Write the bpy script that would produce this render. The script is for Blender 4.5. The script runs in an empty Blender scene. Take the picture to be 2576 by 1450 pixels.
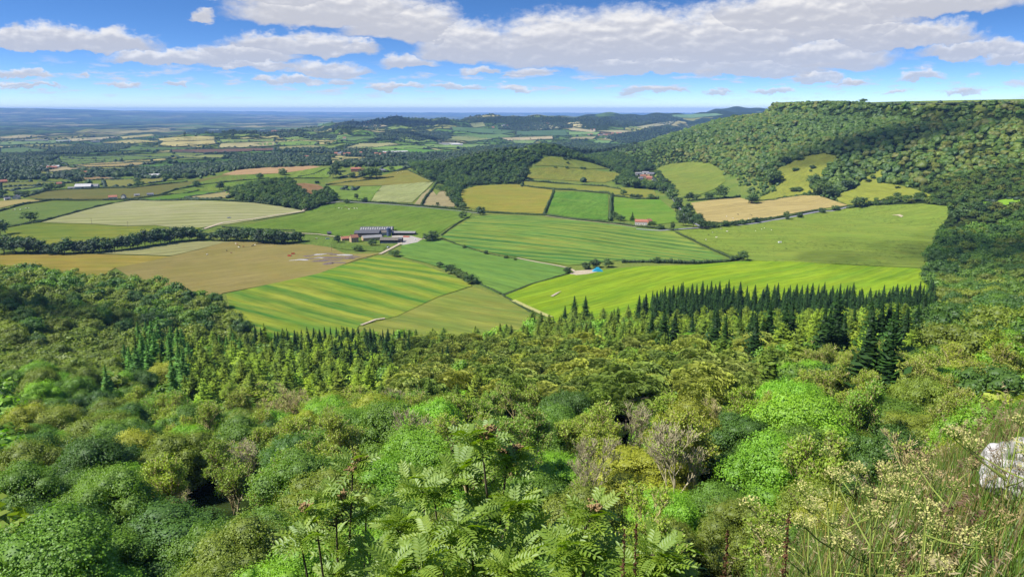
import bpy, math, random
import numpy as np
from mathutils import Vector, geometry as mgeo
rng = np.random.default_rng(7)
random.seed(7)
SC = bpy.context.scene
COL = SC.collection
PI = math.pi
R = math.radians
def sstep(a, b, x):
    t = np.clip((x - a) / (b - a), 0, 1); return t * t * (3 - 2 * t)

# ------------------------------------------------------------ camera model: 26 mm lens, looking down 13.5 degrees
F, CX, CY = 1860.0, 1287.5, 725.0
TH = math.atan((725 - 277) / F)
CT, ST = math.cos(TH), math.sin(TH)
def ray(px, py):
    u = (np.asarray(px, float) - CX) / F; v = (CY - np.asarray(py, float)) / F
    return u, CT + v * ST, -ST + v * CT
def project(x, y, z):
    f = y * CT - z * ST; up = y * ST + z * CT
    f = np.where(f < 1e-3, 1e-3, f)
    return CX + F * x / f, CY - F * up / f
def azr(px, py, r):
    x, y, z = ray(px, py); h = np.hypot(x, y); return x / h * r, y / h * r

# ------------------------------------------------------------ terrain heights (metres, the camera's eye is 0)
EDGE = [(-3000, 900), (-1500, 700), (-1000, 450), (-690, 310), (-420, 50), (-150, -40), (-6, -1), (-2, .3), (.5, .5), (1.2, 1.0), (2.2, 1.9), (3.4, 3.0),
        (5.5, 4.6), (20, 12), (120, 40), (480, 110), (900, 400), (1090, 800), (1010, 1330), (915, 1640), (890, 1970), (865, 2230), (860, 2400),
        (900, 2620), (1150, 3000), (2200, 3700), (5000, 4600), (9000, 4000), (9000, -4000), (-4000, -4000)]
def edge_dist(x, y):
    d2 = np.full(x.shape, 1e18); ins = np.zeros(x.shape, bool)
    n = len(EDGE)
    for i in range(n):
        ax, ay = EDGE[i]; bx, by = EDGE[(i + 1) % n]
        ex, ey = bx - ax, by - ay
        t = np.clip(((x - ax) * ex + (y - ay) * ey) / (ex * ex + ey * ey), 0, 1)
        d2 = np.minimum(d2, (x - ax - t * ex) ** 2 + (y - ay - t * ey) ** 2)
        if ay != by:
            c = (ay > y) != (by > y)
            ins ^= c & (x < (bx - ax) * (y - ay) / (by - ay) + ax)
    d = np.sqrt(d2)
    return np.where(ins, -d, d)
PD = [0, .5, 1, 2, 3, 5, 8, 15, 30, 50, 80, 200, 350, 430, 520]
PF = [0, .0012, .0035, .0095, .019, .038, .068, .13, .225, .29, .355, .55, .78, .90, 1.0]
# (px, py, r, height, sigma across, sigma along)
BUMPS = [(1290, 400, 2000, 40, 130, 190), (1395, 400, 2080, 50, 130, 170), (1170, 430, 1930, 30, 110, 150), (1385, 370, 2750, 46, 130, 130),
         (700, 480, 1520, 30, 105, 110), (760, 425, 2050, 22, 330, 240), (960, 440, 1950, 14, 160, 160),
         (1000, 510, 1420, 8, 200, 160), (1450, 600, 1050, 7, 220, 120), (800, 700, 740, 6, 150, 90), (1500, 720, 760, 8, 160, 90),
         (2150, 590, 1050, 10, 140, 90), (350, 530, 1350, 8, 250, 150), (1740, 440, 1850, 22, 140, 160), (2010, 430, 1750, 34, 120, 170), (1900, 520, 1400, 8, 120, 80)]
BUMPS = [(*azr(a, b, r), h, sa, sb, math.atan2(*azr(a, b, r))) for a, b, r, h, sa, sb in BUMPS]
# ridges: radius, near width, far width, [(px, py of the crest)]
RIDGES = [(4600, 1000, 900, [(-300, 380), (200, 378), (260, 360), (400, 338), (530, 325), (620, 326), (720, 325), (800, 325), (850, 316), (950, 322), (1050, 335), (1150, 350), (1300, 372)]),
          (6600, 1300, 1200, [(600, 340), (760, 316), (830, 309), (880, 302), (930, 299), (1000, 293), (1070, 295), (1130, 299), (1220, 305), (1330, 318), (1500, 345)]),
          (7300, 1500, 1500, [(1030, 330), (1110, 305), (1160, 296), (1200, 291), (1250, 288), (1330, 290), (1400, 291), (1480, 294), (1600, 305), (1750, 318), (2000, 330)]),
          (9800, 1900, 1700, [(1250, 320), (1380, 293), (1480, 287), (1550, 284), (1620, 286), (1700, 285), (1760, 282), (1900, 280), (2400, 280)]),
          (12500, 1300, 1500, [(1640, 330), (1740, 292), (1775, 279), (1800, 273.5), (1850, 272), (1950, 271), (2100, 272), (2500, 275)]),
          (30000, 7000, 4000, [(-900, 272), (-200, 272.2), (0, 272.6), (180, 275), (330, 278.5), (430, 282), (560, 284), (650, 287), (800, 291), (900, 296)]),
          (43000, 6000, 5000, [(-900, 285), (200, 282), (330, 277.8), (520, 278.6), (700, 280), (830, 281.5), (900, 282), (1300, 283), (2600, 283)])]
HK = F * (CT + .2409 * ST)
def zf(x, y):
    x = np.asarray(x, float); y = np.asarray(y, float)
    shp = x.shape; x = x.ravel(); y = y.ravel()
    r = np.hypot(x, y); az = np.arctan2(x, y)
    zb = -170 - 62 * sstep(2000, 6500, r) - 22 * sstep(8000, 30000, r)
    zb = zb + sstep(500, 900, r) * (1.6 * np.sin(x / 97 + 1) * np.sin(y / 131) + 1.2 * np.sin(x / 53 + y / 71) + 3 * sstep(1500, 3500, r) * np.sin(x / 310 + .5) * np.sin(y / 420 + 1) + 7 * sstep(2500, 4500, r) * (1 - sstep(9000, 14000, r)) * np.sin(x / 520 + .5) * np.sin(y / 640 + 2))
    z = zb.copy()
    front = np.cos(az) > .2
    px = CX + HK * np.tan(np.clip(az, -1.2, 1.2))
    for r0, wn, wf, pts in RIDGES:
        p = np.array(pts); top = -(np.interp(px, p[:, 0], p[:, 1]) - 277) / F * r0 * 1.03
        top = top + r0 * (.0012 if r0 < 20000 else .00012) * (np.sin(px / 23 + r0) + .6 * np.sin(px / 9.1 + r0 * 2))
        w = np.where(r < r0, wn, wf)
        prof = np.exp(-((r - r0) / w) ** 2) * front
        prof = prof * (1 + .10 * np.sin(x / (r0 * .035)) * np.sin(y / (r0 * .05)) * (1 - prof) * 2)
        z = np.maximum(z, zb + (top - zb) * prof)
    for bx, by, h, sa, sb, a in BUMPS:
        dx, dy = x - bx, y - by
        c, s = math.cos(a), math.sin(a)
        q = ((dx * c - dy * s) / sa) ** 2 + ((dx * s + dy * c) / sb) ** 2
        z = z + h * np.exp(-q)
    d = edge_dist(x, y)
    near = np.interp(d, PD, PF)
    LL = 470 + 240 * sstep(1850, 2350, r); q = np.clip(d / LL, 0, 1)
    far = .17 * sstep(-8, 42, d) + .83 * (sstep(0, 1, q) * .5 + .5 * q)
    w = sstep(500, 1150, r)
    fr = near * (1 - w) + far * w
    lump = sstep(60, 300, r) * 6 * np.sin(x / 61 + 2) * np.sin(y / 83 + 1) * 4 * fr * (1 - fr)
    zt = -1.65 + 14 * sstep(700, 1600, r) + 7 * sstep(2000, 2350, r) + 9 * sstep(20, 500, -d) * sstep(700, 1600, r)
    z = z * fr + zt * (1 - fr) + lump
    return z.reshape(shp)

# polar grid shared by the ground mesh and by the pixel -> ground look-up
AZF = np.radians(np.arange(-41, 41.01, .125))
RAD = np.geomspace(.4, 47000, 700)
_gx = np.sin(AZF)[:, None] * RAD[None]; _gy = np.cos(AZF)[:, None] * RAD[None]
ZG = zf(_gx, _gy)
LR = np.log(RAD)
def ground_at(px, py):
    """where the sight line through this pixel of the photograph first meets the ground"""
    x, y, z = ray(px, py); h = math.hypot(x, y); az = math.atan2(x, y); t = z / h
    c = (az - AZF[0]) / (AZF[1] - AZF[0]); i = min(max(int(c), 0), len(AZF) - 2); f = min(max(c - i, 0), 1)
    col = ZG[i] * (1 - f) + ZG[i + 1] * f
    g = col - t * RAD
    g[:60] = -1
    j = int(np.argmax(g >= 0))
    if g[j] < 0: j = len(RAD) - 2
    if j == 0: j = 1
    a, b = g[j - 1], g[j]
    q = 0 if b == a else min(max(-a / (b - a), 0), 1)
    r = RAD[j - 1] + q * (RAD[j] - RAD[j - 1])
    return x / h * r, y / h * r, r
def gz(x, y): return float(zf(np.array([x]), np.array([y]))[0])
def in_poly(px, py, poly):
    px = np.asarray(px); py = np.asarray(py); ins = np.zeros(px.shape, bool); n = len(poly)
    for i in range(n):
        ax, ay = poly[i]; bx, by = poly[(i + 1) % n]
        if ay != by:
            c = (ay > py) != (by > py)
            ins ^= c & (px < (bx - ax) * (py - ay) / (by - ay) + ax)
    return ins

# ------------------------------------------------------------ materials
def lin(h):
    h = h.lstrip('#'); o = []
    for i in (0, 2, 4):
        c = int(h[i:i + 2], 16) / 255; o.append(c / 12.92 if c <= .04045 else ((c + .055) / 1.055) ** 2.4)
    return o
ALB = .42
def alb(h, k=1.0): return [min(c * ALB * k, .85) for c in lin(h)]
class Mat:
    def __init__(s, name):
        s.m = bpy.data.materials.new(name); s.m.use_nodes = True
        s.t = s.m.node_tree; s.t.nodes.clear(); s.out = s.t.nodes.new('ShaderNodeOutputMaterial')
    def n(s, typ, props=None, **ins):
        nd = s.t.nodes.new('ShaderNode' + typ)
        for k, v in (props or {}).items(): setattr(nd, k, v)
        for k, v in ins.items():
            k = int(k[1:]) if k[0] == 'i' and k[1:].isdigit() else k.replace('_', ' ')
            s.set(nd.inputs[k], v)
        return nd
    def set(s, sock, v):
        if hasattr(v, 'bl_idname') and hasattr(v, 'outputs'): v = v.outputs[0]
        if isinstance(v, bpy.types.NodeSocket): s.t.links.new(v, sock)
        else:
            if sock.type == 'RGBA' and len(v) == 3: v = (*v, 1)
            sock.default_value = v
    def math(s, op, a, b=0.0, clamp=False):
        return s.n('Math', {'operation': op, 'use_clamp': clamp}, i0=a, i1=b).outputs[0]
    def mix(s, f, a, b, mode='MIX'):
        nd = s.n('Mix', {'data_type': 'RGBA', 'blend_type': mode}); s.set(nd.inputs[0], f); s.set(nd.inputs[6], a); s.set(nd.inputs[7], b)
        return nd.outputs[2]
    def ramp(s, f, stops, interp='LINEAR'):
        nd = s.n('ValToRGB'); s.set(nd.inputs[0], f); cr = nd.color_ramp; cr.interpolation = interp
        while len(cr.elements) < len(stops): cr.elements.new(.5)
        for e, (p, c) in zip(cr.elements, stops): e.position = p; e.color = (*c, 1) if len(c) == 3 else c
        return nd.outputs[0]
    def ss(s, x, a, b):
        nd = s.n('MapRange', {'interpolation_type': 'SMOOTHSTEP'}); s.set(nd.inputs[0], x); nd.inputs[1].default_value = a; nd.inputs[2].default_value = b
        return nd.outputs[0]
    def noise(s, vec, scale, detail=3, rough=.55, dist=0.0):
        nd = s.n('TexNoise', Scale=scale, Detail=detail, Roughness=rough, Distortion=dist)
        if vec is not None: s.set(nd.inputs['Vector'], vec)
        return nd.outputs['Fac']
    def surf(s, sh): s.t.links.new(sh.outputs[0], s.out.inputs['Surface']); return s.m
def simple_mat(name, c, rough=.7, var=.25, scale=1.0, c2=None, metal=0.0, bump=0.0):
    M = Mat(name); co = M.n('TexCoord').outputs['Object']
    nz = M.noise(co, scale, 5, .6)
    col = M.mix(M.ss(nz, .3, .7), [x * (1 - var) for x in c], c2 or [min(x * (1 + var), .9) for x in c])
    p = M.n('BsdfPrincipled', Base_Color=col, Roughness=rough, Metallic=metal)
    p.inputs['Specular IOR Level'].default_value = .15 if rough > .5 else .5
    if bump:
        b = M.n('Bump', Height=nz, Distance=bump); M.set(p.inputs['Normal'], b)
    return M.surf(p)
def field_mat(name, c1, c2, c3=None, ang=0.0, period=20.0, amt=.5, streak=.5, tuft=0.0, mott=.012, line=0.0):
    """c1/c2 mottled; c3 in streaks along the direction ang; tuft = dark tussocks; line = pale wheel lines"""
    M = Mat(name); co = M.n('TexCoord').outputs['Object']
    rot = M.n('Mapping', {'vector_type': 'TEXTURE'}, Vector=co, Rotation=(0, 0, ang))
    stv = M.n('Mapping', Vector=rot, Scale=(.10, 1, 1))
    m = M.noise(co, mott, 4, .6)
    col = M.mix(M.ss(m, .35, .65), c1, c2)
    if c3:
        sx = M.n('SeparateXYZ', Vector=rot).outputs[1]
        wob = M.math('MULTIPLY', M.math('SUBTRACT', M.noise(rot, .012, 3), .5), period * .9)
        w = M.math('SINE', M.math('MULTIPLY', M.math('ADD', sx, wob), 2 * PI / period))
        w = M.math('ADD', M.math('MULTIPLY', w, .5), .5)
        w = M.math('MULTIPLY', w, M.ss(M.noise(stv, .035, 4), .30, .55))
        w2 = M.math('ADD', M.math('MULTIPLY', M.math('SINE', M.math('MULTIPLY', M.math('ADD', sx, M.math('MULTIPLY', wob, .5)), 2 * PI / (period * .37))), .5), .5)
        w = M.math('ADD', M.math('MULTIPLY', w, .72), M.math('MULTIPLY', M.math('MULTIPLY', w2, M.ss(M.noise(stv, .05, 3), .4, .62)), .5), True)
        col = M.mix(M.math('MULTIPLY', w, amt), col, c3)
    if streak:
        k = M.noise(stv, .42, 5, .62)
        k2 = M.noise(stv, .09, 4, .6)
        k = M.math('ADD', M.math('MULTIPLY', k, .6), M.math('MULTIPLY', k2, .4))
        v = M.n('MapRange', i0=k, i1=.3, i2=.7, i3=1 - streak * .8, i4=1 + streak * .8)
        col = M.mix(1.0, col, M.n('CombineColor', i0=v, i1=v, i2=v).outputs[0], 'MULTIPLY')
    if line:
        sx = M.n('SeparateXYZ', Vector=rot).outputs[1]
        sx = M.math('ADD', sx, M.math('MULTIPLY', M.noise(rot, .01, 2), 14))
        fr = M.math('FRACT', M.math('DIVIDE', sx, 24.0))
        ln = M.math('LESS_THAN', M.math('ABSOLUTE', M.math('SUBTRACT', fr, .5)), .075)
        col = M.mix(M.math('MULTIPLY', ln, abs(line)), col, [x * (1.5 if line > 0 else .55) for x in c1])
    if tuft:
        t = M.noise(co, .22, 5, .68); t2 = M.noise(co, .018, 3)
        tf = M.math('MULTIPLY', M.ss(t, .52, .62), M.ss(t2, .40, .56))
        col = M.mix(M.math('MULTIPLY', tf, tuft), col, [x * .42 for x in c1])
        g = M.noise(co, .06, 4, .6)
        col = M.mix(M.math('MULTIPLY', M.ss(g, .5, .75), .5), col, [c2[0] * 1.25, c2[1] * 1.05, c2[2]])
    b = M.n('BsdfDiffuse', Color=col, Roughness=.6)
    return M.surf(b)

# ------------------------------------------------------------ mesh helpers
def mesh(name, V, Fs, mats=(), smooth=False, matidx=None, attrs=None):
    """V (n,3) array; Fs: (m,k) array or list of such arrays / list of tuples"""
    me = bpy.data.meshes.new(name)
    V = np.asarray(V, np.float32)
    if isinstance(Fs, np.ndarray): Fs = [Fs]
    if len(Fs) and isinstance(Fs[0], np.ndarray):
        Fs = [f for f in Fs if len(f)]
        loops = np.concatenate([f.ravel() for f in Fs]).astype(np.int32)
        tot = np.concatenate([np.full(len(f), f.shape[1]) for f in Fs]).astype(np.int32)
    else:
        loops = np.array([i for f in Fs for i in f], np.int32); tot = np.array([len(f) for f in Fs], np.int32)
    me.vertices.add(len(V)); me.vertices.foreach_set('co', V.ravel())
    me.loops.add(len(loops)); me.loops.foreach_set('vertex_index', loops)
    st = np.concatenate([[0], np.cumsum(tot)[:-1]]).astype(np.int32)
    me.polygons.add(len(tot)); me.polygons.foreach_set('loop_start', st); me.polygons.foreach_set('loop_total', tot)
    if matidx is not None: me.polygons.foreach_set('material_index', np.asarray(matidx, np.int32))
    me.polygons.foreach_set('use_smooth', np.full(len(tot), smooth, bool) if not isinstance(smooth, np.ndarray) else smooth)
    for k, (typ, dom, arr) in (attrs or {}).items():
        a = me.attributes.new(k, typ, dom)
        a.data.foreach_set('color' if 'COLOR' in typ else 'value', np.asarray(arr, np.float32).ravel())
    me.update(calc_edges=True); me.validate(clean_customdata=False)
    for m in mats: me.materials.append(m)
    return me
def link(name, me, parent=None, loc=None, rz=0.0, scale=None):
    o = bpy.data.objects.new(name, me); COL.objects.link(o)
    if parent: o.parent = parent
    if loc is not None: o.location = loc
    if rz: o.rotation_euler = (0, 0, rz)
    if scale is not None: o.scale = scale if hasattr(scale, '__len__') else (scale,) * 3
    return o
def tag(o, label=None, cat=None, group=None, kind=None):
    for k, v in (('label', label), ('category', cat), ('group', group), ('kind', kind)):
        if v: o[k] = v
    return o
def thing(name, label, cat, loc=(0, 0, 0), rz=0.0, group=None):
    o = bpy.data.objects.new(name, None); COL.objects.link(o); o.location = loc; o.rotation_euler = (0, 0, rz)
    o.empty_display_size = .5
    return tag(o, label, cat, group)
class MB:
    """collects boxes, prisms and tubes into one mesh"""
    def __init__(s): s.v = []; s.f = []; s.mi = []
    def add(s, vs, fs, mi=0):
        o = len(s.v); s.v += [tuple(map(float, p)) for p in vs]; s.f += [tuple(i + o for i in f) for f in fs]; s.mi += [mi] * len(fs); return s
    def box(s, x0, y0, z0, x1, y1, z1, mi=0):
        vs = [(x, y, z) for z in (z0, z1) for x, y in ((x0, y0), (x1, y0), (x1, y1), (x0, y1))]
        return s.add(vs, [(3, 2, 1, 0), (4, 5, 6, 7), (0, 1, 5, 4), (1, 2, 6, 5), (2, 3, 7, 6), (3, 0, 4, 7)], mi)
    def tube(s, pts, rad, n=6, mi=0, cap=True):
        pts = [Vector(p) for p in pts]; rings = []
        rr = rad if hasattr(rad, '__len__') else [rad] * len(pts)
        for i, p in enumerate(pts):
            t = (pts[min(i + 1, len(pts) - 1)] - pts[max(i - 1, 0)]).normalized()
            a = t.orthogonal().normalized(); b = t.cross(a)
            rings.append([p + (a * math.cos(2 * PI * k / n) + b * math.sin(2 * PI * k / n)) * rr[i] for k in range(n)])
        vs = [v for r_ in rings for v in r_]; fs = []
        for i in range(len(pts) - 1):
            for k in range(n): fs.append((i * n + k, i * n + (k + 1) % n, (i + 1) * n + (k + 1) % n, (i + 1) * n + k))
        if cap: fs += [tuple(range(n))[::-1], tuple((len(pts) - 1) * n + k for k in range(n))]
        return s.add(vs, fs, mi)
    def me(s, name, mats, smooth=False): return mesh(name, np.array(s.v), s.f, mats, smooth, s.mi)

# ------------------------------------------------------------ ground, one sheet to the horizon
def ground_material():
    M = Mat('ground'); co = M.n('TexCoord').outputs['Object']
    g = M.mix(M.ss(M.noise(co, .015, 4), .35, .65), alb('7f9a45'), alb('9aa650'))
    g = M.mix(M.ss(M.noise(co, .3, 5, .65), .5, .72), g, alb('5d7a38'))
    def patch(sc, seedv):
        wv = M.n('Mapping', Vector=co, Location=(seedv, seedv * .7, 0), Scale=(1, .62, 0), Rotation=(0, 0, .25))
        wv2 = M.mix(.12, wv, M.n('TexNoise', Vector=wv, Scale=sc * 1.4, Detail=2).outputs['Color'])
        vo = M.n('TexVoronoi', {'feature': 'F1', 'distance': 'CHEBYCHEV'}, Vector=wv, Scale=sc, Randomness=.85)
        ed = M.n('TexVoronoi', {'feature': 'DISTANCE_TO_EDGE'}, Vector=wv, Scale=sc, Randomness=.85)
        v = M.n('SeparateColor', i0=vo.outputs['Color']).outputs[0]
        c = M.ramp(v, [(0, alb('6d8a42')), (.16, alb('8fa452')), (.3, alb('5b7a3c')), (.44, alb('a8a860')), (.56, alb('6f9445')), (.68, alb('c8bd7c')), (.78, alb('7f8a4c')), (.88, alb('8a6f55')), (.94, alb('d6c890'))], 'CONSTANT')
        f2 = M.n('TexVoronoi', {'feature': 'F2', 'distance': 'CHEBYCHEV'}, Vector=wv, Scale=sc, Randomness=.85)
        gap = M.math('SUBTRACT', f2.outputs['Distance'], vo.outputs['Distance'])
        return M.mix(M.math('LESS_THAN', gap, .055), c, alb('33472a'))
    far = M.mix(1.0, patch(1 / 240, 0), (1.25, 1.25, 1.2, 1), 'MULTIPLY')
    veryfar = M.mix(1.0, patch(1 / 700, 100), (.95, .95, .95, 1), 'MULTIPLY')
    a = M.n('Attribute', {'attribute_name': 'zone'})
    sp = M.n('SeparateColor', i0=a.outputs['Color'])
    wood = M.mix(M.ss(M.noise(co, .09, 4, .65), .35, .65), alb('2b3a1c'), alb('4a5a2c'))
    woods2 = M.mix(M.ss(M.noise(co, .011, 5, .65), .47, .53), far, wood)
    woods3 = M.mix(M.ss(M.noise(co, .0016, 6, .68), .50, .54), veryfar, alb('34472a'))
    c = M.mix(sp.outputs[0], g, woods2)
    c = M.mix(sp.outputs[1], c, woods3)
    c = M.mix(sp.outputs[2], c, wood)
    return M.surf(M.n('BsdfDiffuse', Color=c, Roughness=.5))
def build_ground():
    co = np.radians(np.concatenate([np.arange(-180, -41, 4.5), np.degrees(AZF), np.arange(45, 180, 4.5)]))
    x = np.sin(co)[:, None] * RAD[None]; y = np.cos(co)[:, None] * RAD[None]
    z = zf(x, y); na, nr = z.shape
    V = np.stack([x, y, z], -1).reshape(-1, 3)
    i = np.arange(na)[:, None]; j = np.arange(nr - 1)[None]
    i2 = (i + 1) % na
    Q = np.stack([i * nr + j, i * nr + j + 1, i2 * nr + j + 1, i2 * nr + j], -1).reshape(-1, 4)
    V = np.vstack([V, [[0, 0, -1.65]]])
    T = np.stack([np.full(na, len(V) - 1), np.arange(na) * nr, ((np.arange(na) + 1) % na) * nr], -1)
    r = np.hypot(V[:, 0], V[:, 1]); d = edge_dist(V[:, 0], V[:, 1])
    zone = np.zeros((len(V), 4)); zone[:, 3] = 1
    zone[:, 0] = sstep(2300, 2700, r); zone[:, 1] = sstep(6500, 8500, r)
    slope = (d > 4) & (d < 430 + 200 * sstep(1850, 2350, r) + 60 * np.sin(V[:, 0] / 90)) & (r < 3600)
    zone[:, 2] = slope
    px, py = project(V[:, 0], V[:, 1], V[:, 2])
    for P in WOODS: zone[:, 2] = np.maximum(zone[:, 2], (in_poly(px, py, P) & (V[:, 1] > 400)) * 1.0)
    for P in FAR_DARK: zone[:, 2] = np.maximum(zone[:, 2], (in_poly(px, py, P) & (V[:, 1] > 2500)) * 1.0)
    for f in FIELDS:
        if f[0] == 'meadow': zone[in_poly(px, py, f[2]) & (V[:, 1] > 400), 2] = 0
    me = mesh('ground', V, [Q, T], [ground_material()], True, attrs={'zone': ('FLOAT_COLOR', 'POINT', zone)})
    tag(link('ground', me), 'rolling green farmland and wooded slopes reaching to the blue horizon', None, None, 'structure')

# ------------------------------------------------------------ fields: sheets lying on the ground
def drape(poly, name, mat, lift=.12, step=10.0):
    P = []
    n = len(poly)
    for i in range(n):
        a, b = poly[i], poly[(i + 1) % n]
        k = max(1, int(math.hypot(b[0] - a[0], b[1] - a[1]) / step))
        for q in range(k): P.append((a[0] + (b[0] - a[0]) * q / k, a[1] + (b[1] - a[1]) * q / k))
    W = []
    for p in P:
        x, y, r = ground_at(*p); W.append((math.atan2(x, y) * 1000, math.log(r) * 1000))
    W = np.array(W)
    lo, hi = W.min(0), W.max(0)
    ga = np.arange(lo[0], hi[0], 5.0); gr = np.arange(lo[1], hi[1], 9.0)
    G = np.array([(a, b) for a in ga for b in gr]) if len(ga) and len(gr) else np.zeros((0, 2))
    if len(G): G = G[in_poly(G[:, 0], G[:, 1], W)]
    pts = [Vector(p) for p in W] + [Vector(p) for p in G]
    res = mgeo.delaunay_2d_cdt(pts, [(i, (i + 1) % len(W)) for i in range(len(W))], [], 1, .01)
    v = np.array([tuple(p) for p in res[0]]); fs = [tuple(f) for f in res[2]]
    r = np.exp(v[:, 1] / 1000); a = v[:, 0] / 1000
    x, y = r * np.sin(a), r * np.cos(a)
    z = zf(x, y) + lift + r * .00045
    return link(name, mesh(name, np.stack([x, y, z], -1), fs, [mat], True))
def dir_ang(p, q):
    a = ground_at(*p); b = ground_at(*q); return math.atan2(b[1] - a[1], b[0] - a[0])
def strip(pts, name, mat, width, label, lift=.35):
    """a road or track: a ribbon along picture points, on the ground"""
    W = [ground_at(*p) for p in pts]; Q = []
    for a, b in zip(W[:-1], W[1:]):
        k = max(2, int(math.hypot(b[0] - a[0], b[1] - a[1]) / 8))
        for q in range(k): Q.append((a[0] + (b[0] - a[0]) * q / k, a[1] + (b[1] - a[1]) * q / k))
    Q.append(W[-1][:2]); Q = np.array(Q)
    T = np.gradient(Q, axis=0); T /= np.linalg.norm(T, axis=1)[:, None] + 1e-9
    Nn = np.stack([-T[:, 1], T[:, 0]], -1) * width / 2
    L, Rr = Q + Nn, Q - Nn
    V = np.vstack([L, Rr]); z = zf(V[:, 0], V[:, 1]) + lift + np.hypot(V[:, 0], V[:, 1]) * .0006
    n = len(Q); i = np.arange(n - 1)
    Fq = np.stack([i, i + n, i + n + 1, i + 1], -1)
    return tag(link(name, mesh(name, np.column_stack([V, z]), Fq, [mat], True)), label, None, None, 'structure')
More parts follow.
